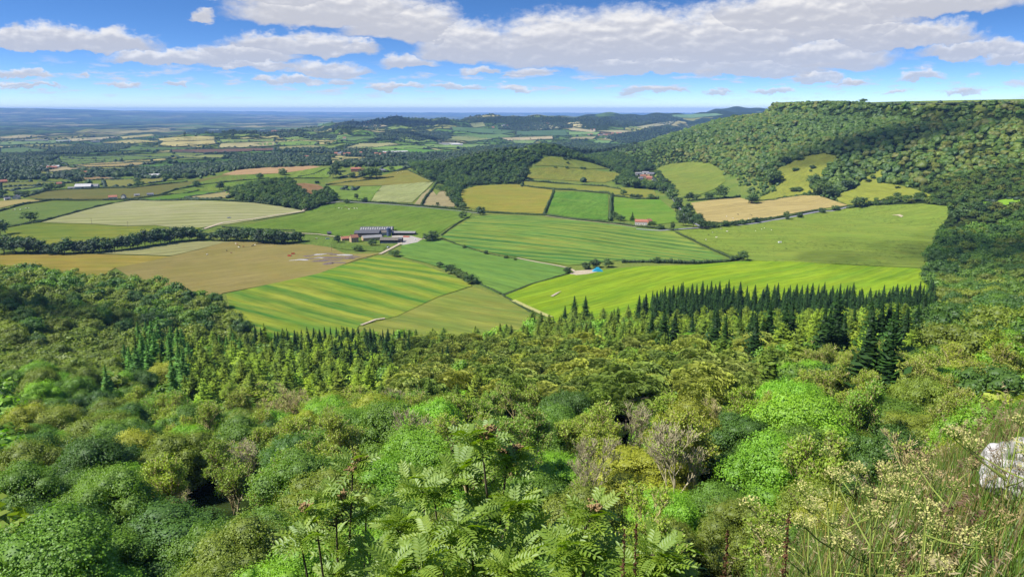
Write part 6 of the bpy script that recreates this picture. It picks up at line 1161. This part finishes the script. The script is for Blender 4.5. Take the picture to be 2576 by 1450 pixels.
def grass_bank():
    g = np.random.default_rng(23)
    def where(n, lim):
        x = g.uniform(.2, 6.5, n); y = g.uniform(.8, 6.5, n); d = edge_dist(x, y); px, py = project(x, y, zf(x, y) + .25)
        ok = (d > -1.6) & (d < lim) & (np.hypot(x, y) > 1.9) & (px > 1500) & (px < 2800); return x[ok], y[ok], d[ok]
    x, y, d = where(150000, 2.4); z = zf(x, y); n = len(x)
    # blades: three-piece curved ribbons
    h = g.uniform(.22, .62, n); a = g.uniform(0, 6.28, n); lean = g.uniform(.1, .55, n); w = g.uniform(.0022, .005, n)
    dx, dy = np.cos(a) * lean * h + .12 * h, np.sin(a) * lean * h - .05 * h; sx, sy = -np.sin(a) * w, np.cos(a) * w; V = []
    for q, ww in ((0, 1), (.45, .85), (.8, .5), (1, .06)):
        cx, cy, cz = x + dx * q ** 1.8, y + dy * q ** 1.8, z - .02 + h * (q - .22 * lean * q * q)
        V += [np.stack([cx - sx * ww, cy - sy * ww, cz], -1), np.stack([cx + sx * ww, cy + sy * ww, cz], -1)]
    V = np.stack(V, 1).reshape(-1, 3); i = np.arange(n)[:, None] * 8; Q = np.concatenate([i + np.array([[0, 1, 3, 2]]) + 2 * k for k in range(3)], 0)
    vv = np.tile(np.clip(g.normal(.5, .25, n), 0, 1), 3)
    straw = g.random(n) < .27; tint = np.where(straw[:, None], np.array(alb('c3ab62', 1.3)), np.array(alb('86a83a', 1.4))) * g.uniform(.7, 1.25, (n, 1)); tint = np.repeat(np.column_stack([tint, np.ones(n)]), 8, 0)
    me = mesh('grass', V, [Q], [leaf_mat('grass_blade', 'attr', trans=.4, gloss=.03)], False, attrs={'v': ('FLOAT', 'FACE', vv), 'tint': ('FLOAT_COLOR', 'POINT', tint)})
    tag(link('grass', me), 'long tangled green and straw coloured grass on the bank', 'grass', None, 'stuff')
    # flowering grass stems with nodding heads
    x, y, d = where(2600, 1.9); z = zf(x, y); S = []; P = []; N_ = []; A = []; n = len(x)
    for k in range(n):
        hh = g.uniform(.42, .78); a = g.normal(.2, .9); ln = g.uniform(.08, .35); p0 = np.array([x[k], y[k], z[k] - .02]); D = np.array([math.cos(a), math.sin(a), 0]); prev = p0
        for q in (.35, .7, .9, 1.0):
            c = p0 + np.array([0, 0, hh * (q - .18 * ln * q ** 4)]) + D * ln * hh * q ** 2.6; S.append((prev, c, .0016, .0012)); last = c - prev; prev = c
        ax = last / np.linalg.norm(last) * .75 + D * .5 - np.array([0, 0, .15]); hl = g.uniform(.06, .13); m = 22
        for j in range(m):
            q = j / m; P.append(prev - last * .5 + ax * hl * q + g.normal(0, .006 * (1.2 - q), 3)); A.append(ax + g.normal(0, .28, 3)); N_.append(g.normal(0, 1, 3))
    P, A, N_ = map(np.array, (P, A, N_)); Vq, Fq = quads(P, N_, .012, g, 2.2, np.cross(A, N_)); m = len(P)
    Vt, Qt = tubes(S, 3); col = np.array(alb('b8a46a', 1.1)); hc = np.where((np.arange(n) % 3 == 0)[:, None], np.array(alb('9d7a60', 1.2)), np.array(alb('d8c795', 1.3))) * g.uniform(.8, 1.2, (n, 1))
    tint = np.vstack([np.tile([*col, 1], (len(Vt), 1)), np.repeat(np.column_stack([np.repeat(hc, 22, 0), np.ones(m)]), 4, 0)])
    me = mesh('flowering_grass', np.vstack([Vt, Vq]), [np.vstack([Qt, Fq + len(Vt)])], [leaf_mat('straw', 'attr', trans=.3, gloss=.02, dark=(.8, .8, .8), lite=(1.2, 1.15, 1.0))], False, attrs={'v': ('FLOAT', 'FACE', np.clip(g.normal(.5, .2, len(Qt) + len(Fq)), 0, 1)), 'tint': ('FLOAT_COLOR', 'POINT', tint)})
    tag(link('flowering_grass', me), 'pale nodding seed heads of flowering grass over the bank', 'grass', None, 'stuff')
    # broad low leaves between the blades
    x, y, d = where(2600, 2.2); P = np.stack([x, y, zf(x, y) + g.uniform(.03, .3, len(x))], -1); Vq, Fq = quads(P, unit(len(x), g) + [0, 0, .9], .06, g, 1.2)
    me = mesh('undergrowth', Vq, [Fq], [leaf_mat('herb_leaf', tuple(alb('6f9436', 1.5)))], False, attrs={'v': ('FLOAT', 'FACE', np.clip(g.normal(.5, .2, len(Fq)), 0, 1))})
    tag(link('undergrowth', me), 'small green herb leaves low in the bank grass', 'undergrowth', None, 'stuff')
def umbels():
    g = np.random.default_rng(29); ST = simple_mat('umbel_stalk', tuple(alb('9cac50', 1.3)), .7, .2, 8); FL = simple_mat('umbel_flower', tuple(alb('d2cc7e', 1.3)), .8, .25, 60); TAN = simple_mat('umbel_seed', tuple(alb('cbb27c', 1.1)), .8, .25, 60)
    spots = [(2110, 1215, 3.3, 'leftmost'), (2160, 1190, 3.4, 'tallest'), (2225, 1190, 3.2, 'stout'), (2290, 1200, 3.4, 'spreading'), (2345, 1205, 3.5, 'tan headed'), (2080, 1262, 3.0, 'lower'), (2250, 1260, 2.9, 'short thick'), (2010, 1320, 2.9, 'low outlying'), (2400, 1235, 3.2, 'dry brown'), (2190, 1300, 2.7, 'front'), (2565, 1070, 3.6, 'golden'), (2580, 1150, 3.2, 'lower golden'), (2330, 1290, 2.8, 'half hidden')]
    for px, py, r, ad in spots:
        tx, ty, tz = pt(px, py, r); b = np.array([tx + g.normal(0, .12), ty + g.normal(0, .1) - .05, 0]); b[2] = gz(b[0], b[1])
        t = thing('umbellifer_plant', f'{ad} umbellifer with yellowish flat heads on the grass bank', 'wildflower', tuple(b), 0, 'umbellifers on the grass bank'); o = b; top = np.array([tx, ty, tz]); S = []; heads = []
        mid = b + (top - b) * .55 + g.normal(0, .02, 3); S += [(b * 0, mid - o, .0045, .004), (mid - o, top - o, .004, .003)]; heads.append(top)
        for k in range(4):
            q = g.uniform(.45, .9); s0 = b + (top - b) * q; a = g.uniform(0, 6.28); e = s0 + np.array([math.cos(a) * .22, math.sin(a) * .22, g.uniform(.10, .3) * (1.4 - q)]); e[2] = min(e[2], top[2] + .02); S += [(s0 - o, (s0 + e) / 2 - o + [0, 0, -.01], .004, .003), ((s0 + e) / 2 - o + [0, 0, -.01], e - o, .003, .0025)]; heads.append(e)
        for hd in heads:
            m = 13; Q = []; V0 = []; n0 = 0; hp = []
            for k in range(m):
                a = 2.4 * k; rr = .05 * math.sqrt((k + .5) / m) * g.uniform(.85, 1.15); p = hd + np.array([math.cos(a) * rr, math.sin(a) * rr, .045 - rr * .25]); S.append((hd - o, p - o, .0014, .001)); hp.append(p)
            hp = np.array(hp); P = np.repeat(hp, 6, 0) + g.normal(0, 1, (m * 6, 3)) * [.008, .008, .004]; Vq, Fq = quads(P - o, unit(len(P), g) + [0, 0, 1.2], .0085, g)
            link('flower_head', mesh('flower_head', Vq, [Fq], [FL if ad not in ('tan headed', 'dry brown') else TAN], False), t)
        link('stem', branch_mesh('stem', S, ST, 4), t)
    # dark upright grass stalks before the lime tree
    DK = simple_mat('dock_stalk', tuple(alb('7d5a3c', .9)), .8, .3, 20)
    for i, (px, py, r, ad) in enumerate([(1570, 1330, 2.9, 'tallest brown dock stalk beside the slender rowan shoot'), (1600, 1310, 3.0, 'leaning brown dock stalk beside the slender rowan shoot'), (1985, 1290, 2.8, 'brown dock stalk at the start of the grass bank'), (1830, 1330, 2.9, 'brown dock stalk left of the grass bank')]):
        top = np.array(pt(px, py, r)); b = np.array([top[0] + .03, top[1] + .06, 0]); b[2] = gz(b[0], b[1]); t = thing('dock_plant', ad, 'wildflower', tuple(b)); S = [(np.zeros(3), (top - b) * .5 + [.01, 0, 0], .004, .003), ((top - b) * .5 + [.01, 0, 0], top - b, .003, .0015)]
        link('stem', branch_mesh('stem', S, DK, 4), t); q = g.uniform(.45, 1, 260); P = (top - b)[None] * q[:, None] + g.normal(0, 1, (260, 3)) * [.012, .012, .01] * (1.25 - q)[:, None]; Vq, Fq = quads(P, unit(260, g), .013, g); link('seed_head', mesh('seed_head', Vq, [Fq], [DK], False), t)
def rocks():
    g = np.random.default_rng(37); M = Mat('limestone'); co = M.n('TexCoord').outputs['Object']; nz = M.noise(co, 14, 6, .65); cr = M.n('TexVoronoi', {'feature': 'DISTANCE_TO_EDGE'}, Vector=co, Scale=9.0).outputs['Distance']
    c = M.mix(M.ss(nz, .35, .65), (.20, .185, .16, 1), (.46, .44, .41, 1)); c = M.mix(M.ss(cr, .03, 0.0), c, (.16, .14, .12, 1)); p = M.n('BsdfPrincipled', Base_Color=c, Roughness=.9); b = M.n('Bump', Height=nz, Distance=.02); M.set(p.inputs['Normal'], b); M.surf(p)
    for i, (px, py, r, s, lab) in enumerate([(2545, 1150, 4.6, .12, 'largest white limestone block at the cliff edge'), (2512, 1185, 4.5, .08, 'white limestone block leaning below the largest'), (2575, 1180, 4.3, .09, 'cracked white limestone block behind the golden umbel'), (2560, 1215, 4.0, .08, 'lower white limestone block in the grass'), (2485, 1210, 4.3, .05, 'small white limestone piece at the outcrop foot'), (2520, 1215, 4.2, .06, 'rounded white limestone piece in the outcrop'), (2590, 1140, 4.6, .12, 'white limestone block cut by the picture edge')]):
        v, f = ico(4); P = v.copy()
        for k in range(7):
            d = unit(1, g)[0]; h = g.uniform(.55, .85); q = P @ d; P -= np.maximum(q - h, 0)[:, None] * d * .92
        for k in range(6): P += v * (.035 * np.sin(v @ unit(1, g)[0] * g.uniform(6, 16) + g.uniform(0, 6)))[:, None]
        x, y, z = pt(px, py, r); o = tag(link('limestone_rock', mesh('limestone_rock', P * [s, s * 1.1, s * .85], f, [M.m], False), None, (x, y, z - s * .2), g.uniform(0, 6)), lab, 'rock', 'limestone blocks at the cliff edge')
# ============================================================ sky, sun, haze, camera
SUN_DIR = Vector((-.80, -.34, .98)).normalized()      # towards the sun: from the left, a little behind the viewer
EXPO = .9
def build_world():
    w = bpy.data.worlds.new('World'); SC.world = w; w.use_nodes = True
    t = w.node_tree; t.nodes.clear()
    M = Mat.__new__(Mat); M.t = t; M.out = t.nodes.new('ShaderNodeOutputWorld')
    d = M.n('TexCoord').outputs['Generated']
    sp = M.n('SeparateXYZ', Vector=d); X, Y, Z = sp.outputs
    el = math.asin(SUN_DIR.z); azs = math.atan2(SUN_DIR.x, SUN_DIR.y)
    zz = M.math('ADD', M.math('MULTIPLY', M.math('MAXIMUM', Z, 0.0), 3.6), .015)
    sky = M.n('TexSky', {'sky_type': 'NISHITA', 'sun_disc': False, 'sun_elevation': el, 'sun_rotation': azs, 'altitude': 300, 'air_density': 1.0, 'dust_density': .25, 'ozone_density': 3.0},
              Vector=M.n('CombineXYZ', i0=X, i1=Y, i2=zz))
    hs = M.n('HueSaturation', Saturation=1.22, Value=1.0, Color=sky)
    skyc = M.mix(1.0, hs, (SKYK * .98, SKYK * 1.0, SKYK * 1.10, 1), 'MULTIPLY')
    # cloud field: angle coordinates (in points of the photograph's scale, fixed to the sky)
    H = M.math('SQRT', M.math('ADD', M.math('MULTIPLY', X, X), M.math('MULTIPLY', Y, Y)))
    az = M.math('ARCTAN2', X, Y)
    U = M.math('ADD', M.math('MULTIPLY', M.math('TANGENT', M.math('MINIMUM', M.math('MAXIMUM', az, -1.4), 1.4)), HK), CX)
    Vv = M.math('SUBTRACT', 277.0, M.math('MULTIPLY', M.math('DIVIDE', Z, M.math('MAXIMUM', H, .02)), 1968.0))
    # ragged edges: push the coordinates about
    cv = M.n('CombineXYZ', i0=M.math('MULTIPLY', U, .010), i1=M.math('MULTIPLY', Vv, .018), i2=3.1)
    n1 = M.n('TexNoise', Vector=cv, Scale=1.0, Detail=7, Roughness=.60, Distortion=.25)
    n1c = M.n('SeparateColor', i0=n1.outputs['Color'])
    U2 = M.math('ADD', U, M.math('MULTIPLY', M.math('SUBTRACT', n1c.outputs[0], .5), 110.0))
    V2 = M.math('ADD', Vv, M.math('MULTIPLY', M.math('SUBTRACT', n1c.outputs[1], .5), 62.0))
    cv3 = M.n('CombineXYZ', i0=M.math('MULTIPLY', U, .045), i1=M.math('MULTIPLY', Vv, .075), i2=9.7)
    n3 = M.n('TexNoise', Vector=cv3, Scale=1.0, Detail=6, Roughness=.62)
    V2 = M.math('ADD', V2, M.math('MULTIPLY', M.math('SUBTRACT', n3.outputs['Fac'], .5), 15.0))
    # one cloud = a dome with a flat base
    g = bpy.data.node_groups.new('cloud_dome', 'ShaderNodeTree')
    for nm in ('u', 'v', 'f', 'g', 'cx', 'base', 'w', 'h'): g.interface.new_socket(nm, in_out='INPUT', socket_type='NodeSocketFloat')
    for nm in ('f', 'g'): g.interface.new_socket(nm, in_out='OUTPUT', socket_type='NodeSocketFloat')
    G = Mat.__new__(Mat); G.t = g; gi = g.nodes.new('NodeGroupInput'); go = g.nodes.new('NodeGroupOutput')
    u, v, f0, g0, gcx, gb, gw, gh = gi.outputs[:8]
    du = G.math('DIVIDE', G.math('SUBTRACT', u, gcx), gw)
    dv = G.math('DIVIDE', G.math('SUBTRACT', gb, v), gh)
    dv2 = G.math('MAXIMUM', dv, G.math('MULTIPLY', dv, -4.0))
    f = G.math('SUBTRACT', G.math('SUBTRACT', 1.0, G.math('MULTIPLY', du, du)), G.math('MULTIPLY', dv2, dv2))
    gt = G.math('GREATER_THAN', f, f0)
    go_g = G.math('ADD', G.math('MULTIPLY', gt, dv), G.math('MULTIPLY', G.math('SUBTRACT', 1.0, gt), g0))
    g.links.new(G.math('MAXIMUM', f, f0), go.inputs[0]); g.links.new(go_g, go.inputs[1])
    fv, gv = -2.0, 0.5
    for cx, base, cw, ch in CLOUDS:
        nd = t.nodes.new('ShaderNodeGroup'); nd.node_tree = g
        for k, val in enumerate((U2, V2, fv, gv, cx, base, cw, ch)): M.set(nd.inputs[k], val)
        fv, gv = nd.outputs[0], nd.outputs[1]
    dens = M.math('ADD', fv, M.math('MULTIPLY', M.math('SUBTRACT', n3.outputs['Fac'], .5), .55))
    a1 = M.ss(dens, -.12, .62)
    # light and shade inside the clouds
    n4 = M.n('TexNoise', Vector=M.n('CombineXYZ', i0=M.math('MULTIPLY', U, .017), i1=M.math('MULTIPLY', Vv, .040), i2=5.0), Scale=1.0, Detail=3.5, Roughness=.5).outputs['Fac']
    n4b = M.n('TexNoise', Vector=M.n('CombineXYZ', i0=M.math('MULTIPLY', M.math('ADD', U, -7.0), .017), i1=M.math('MULTIPLY', M.math('ADD', Vv, -9.0), .040), i2=5.0), Scale=1.0, Detail=3.5, Roughness=.5).outputs['Fac']
    lit = M.math('ADD', M.math('MULTIPLY', M.math('SUBTRACT', n4, n4b), 2.0), M.math('MULTIPLY', M.math('SUBTRACT', M.math('MINIMUM', gv, 1.0), .42), .95))
    lit = M.math('ADD', lit, M.math('MULTIPLY', M.math('SUBTRACT', .55, dens), .28))
    lit = M.ss(lit, -.55, .62)
    cc = M.ramp(lit, [(0, [c * CLK for c in (.62, .64, .72)]), (.45, [c * CLK for c in (.74, .75, .81)]), (1, [c * CLK for c in (1.0, .985, .98)])])
    # thin far banks near the horizon
    nb = M.n('TexNoise', Vector=M.n('CombineXYZ', i0=M.math('MULTIPLY', U, .011), i1=M.math('MULTIPLY', Vv, .062), i2=1.3), Scale=1.0, Detail=7, Roughness=.62).outputs['Fac']
    band = M.math('MULTIPLY', M.ss(Vv, 150, 200), M.ss(Vv, 268, 225))
    a2 = M.math('MULTIPLY', M.math('MULTIPLY', M.ss(nb, .50, .66), band), .8)
    col = M.mix(a2, skyc, [c * CLK for c in (.74, .77, .86)])
    up = M.math('GREATER_THAN', Z, 0.0)
    # overhead, out of the photograph's frame, scattered cumulus
    zc = M.math('MAXIMUM', Z, .05)
    ov = M.n('TexNoise', Vector=M.n('CombineXYZ', i0=M.math('DIVIDE', X, zc), i1=M.math('DIVIDE', Y, zc), i2=0.0), Scale=1.3, Detail=6, Roughness=.6).outputs['Fac']
    a3 = M.math('MULTIPLY', M.ss(ov, .52, .66), M.ss(Z, .17, .30))
    col = M.mix(a3, col, [c * CLK for c in (.78, .79, .84)])
    fade = M.n('MapRange', i0=Vv, i1=60, i2=262, i3=1.0, i4=.72)
    col = M.mix(M.math('MULTIPLY', M.math('MULTIPLY', a1, fade), up), col, cc)
    bg = M.n('Background', Color=col, Strength=.1)
    t.links.new(bg.outputs[0], M.out.inputs['Surface'])
    w.cycles.sampling_method = 'MANUAL'; w.cycles.sample_map_resolution = 512
SKYK = .95
CLK = 5.0
# (centre, base, half width, height) in the photograph's angular scale
CLOUDS = [(150, 138, 190, 48), (60, 140, 120, 40), (290, 140, 150, 42), (460, 168, 210, 34), (640, 178, 150, 20), (640, 158, 150, 34), (530, 76, 30, 28), (760, 136, 210, 48), (900, 132, 80, 24), (700, 20, 260, 40), (860, 62, 300, 90), (1020, 92, 180, 90),
          (690, 184, 60, 22), (830, 188, 110, 34), (1030, 172, 80, 34), (1180, 140, 150, 95), (1400, 148, 240, 120), (1600, 140, 260, 120), (1800, 150, 280, 130), (1560, 170, 180, 50), (1700, 182, 260, 50), (1900, 190, 200, 50), (2050, 170, 220, 70),
          (2000, 80, 330, 90), (2300, 56, 270, 80), (2250, 130, 230, 56), (2450, 160, 190, 36), (2560, 175, 120, 30), (2100, 110, 230, 50), (2040, 208, 80, 20), (2130, 214, 42, 13), (2310, 213, 76, 20), (1300, 196, 40, 10), (1200, 188, 60, 18), (1340, 190, 70, 20),
          (760, 214, 70, 18), (860, 214, 40, 20), (680, 214, 40, 14), (1000, 222, 80, 12), (1150, 224, 80, 14), (1300, 224, 60, 13), (1680, 226, 50, 12), (1800, 236, 40, 12), (1620, 230, 60, 16), (60, 206, 90, 14), (30, 226, 60, 9), (218, 206, 18, 8), (320, 222, 50, 11), (440, 224, 34, 9), (2250, 236, 30, 8), (2420, 240, 60, 10), (90, 232, 90, 8), (1950, 232, 60, 12)]
HAZE_D, HAZE_C = 3.7e-5, (.30, .54, 1.0)
def build_lights():
    l = bpy.data.lights.new('sun', 'SUN'); l.energy = 4.6; l.angle = R(.53); l.color = (1.0, .965, .905)
    o = bpy.data.objects.new('sun', l); COL.objects.link(o); o.rotation_euler = SUN_DIR.to_track_quat('Z', 'Y').to_euler(); o.location = (-300, -100, 500)
    M = Mat('haze'); v = M.n('VolumePrincipled', Density=HAZE_D, Color=HAZE_C, Anisotropy=0.0)
    M.t.links.new(v.outputs[0], M.out.inputs['Volume'])
    if HAZE_D:
        b = MB().box(-47500, -47500, -330, 47500, 47500, 110)
        tag(link('haze', b.me('haze', [M.m])), 'pale blue summer haze filling the air over the vale', None, None, 'stuff')
def build_camera():
    c = bpy.data.cameras.new('camera'); c.sensor_width = 36; c.lens = 36 * F / 2575; c.clip_end = 200000; c.clip_start = .05
    o = bpy.data.objects.new('camera', c); COL.objects.link(o); o.rotation_euler = (PI / 2 - TH, 0, 0); SC.camera = o
    vs = SC.view_settings; vs.view_transform = 'Standard'; vs.look = 'None'; vs.gamma = 1; vs.exposure = EXPO; vs.use_curve_mapping = False
    cy = SC.cycles if hasattr(SC, 'cycles') else None
    SC.render.engine = 'CYCLES'; cy = SC.cycles
    cy.max_bounces = 4; cy.diffuse_bounces = 2; cy.glossy_bounces = 1; cy.transmission_bounces = 3; cy.transparent_max_bounces = 40; cy.volume_bounces = 0
    cy.use_denoising = True; cy.sample_clamp_indirect = 4
def fields():
    for i, (kind, lab, P, k) in enumerate(FIELDS):
        k = dict(k); c1, c2 = alb(k.pop('c1')), alb(k.pop('c2')); c3 = k.pop('c3', None); d = k.pop('d', None)
        m = field_mat('field_%d' % i, c1, c2, alb(c3) if c3 else None, dir_ang(*d) if d else random.uniform(0, 3), **k)
        tag(drape(P, 'field', m, .12 + i * .004), lab, None, None, 'structure')
    fm = {}
    for i, (P, c) in enumerate(FAR_FIELDS):
        if c not in fm: fm[c] = field_mat('far_field_' + c, alb(c, 1.2), alb(c, 1.05), None, .3, streak=.2, mott=.006)
        tag(drape(P, 'field', fm[c], .3 + i * .004, 8), 'small far field in the patchwork of the vale', None, None, 'structure')
build_world(); build_lights(); build_camera(); build_ground(); fields(); tracks()
build_protos(); near_wood(); field_trees(); hedges(); hill_woods(); far_trees()
farm(); houses(); animals(); bales(); cloud_shadows(); rowans(); grass_bank(); umbels(); rocks()
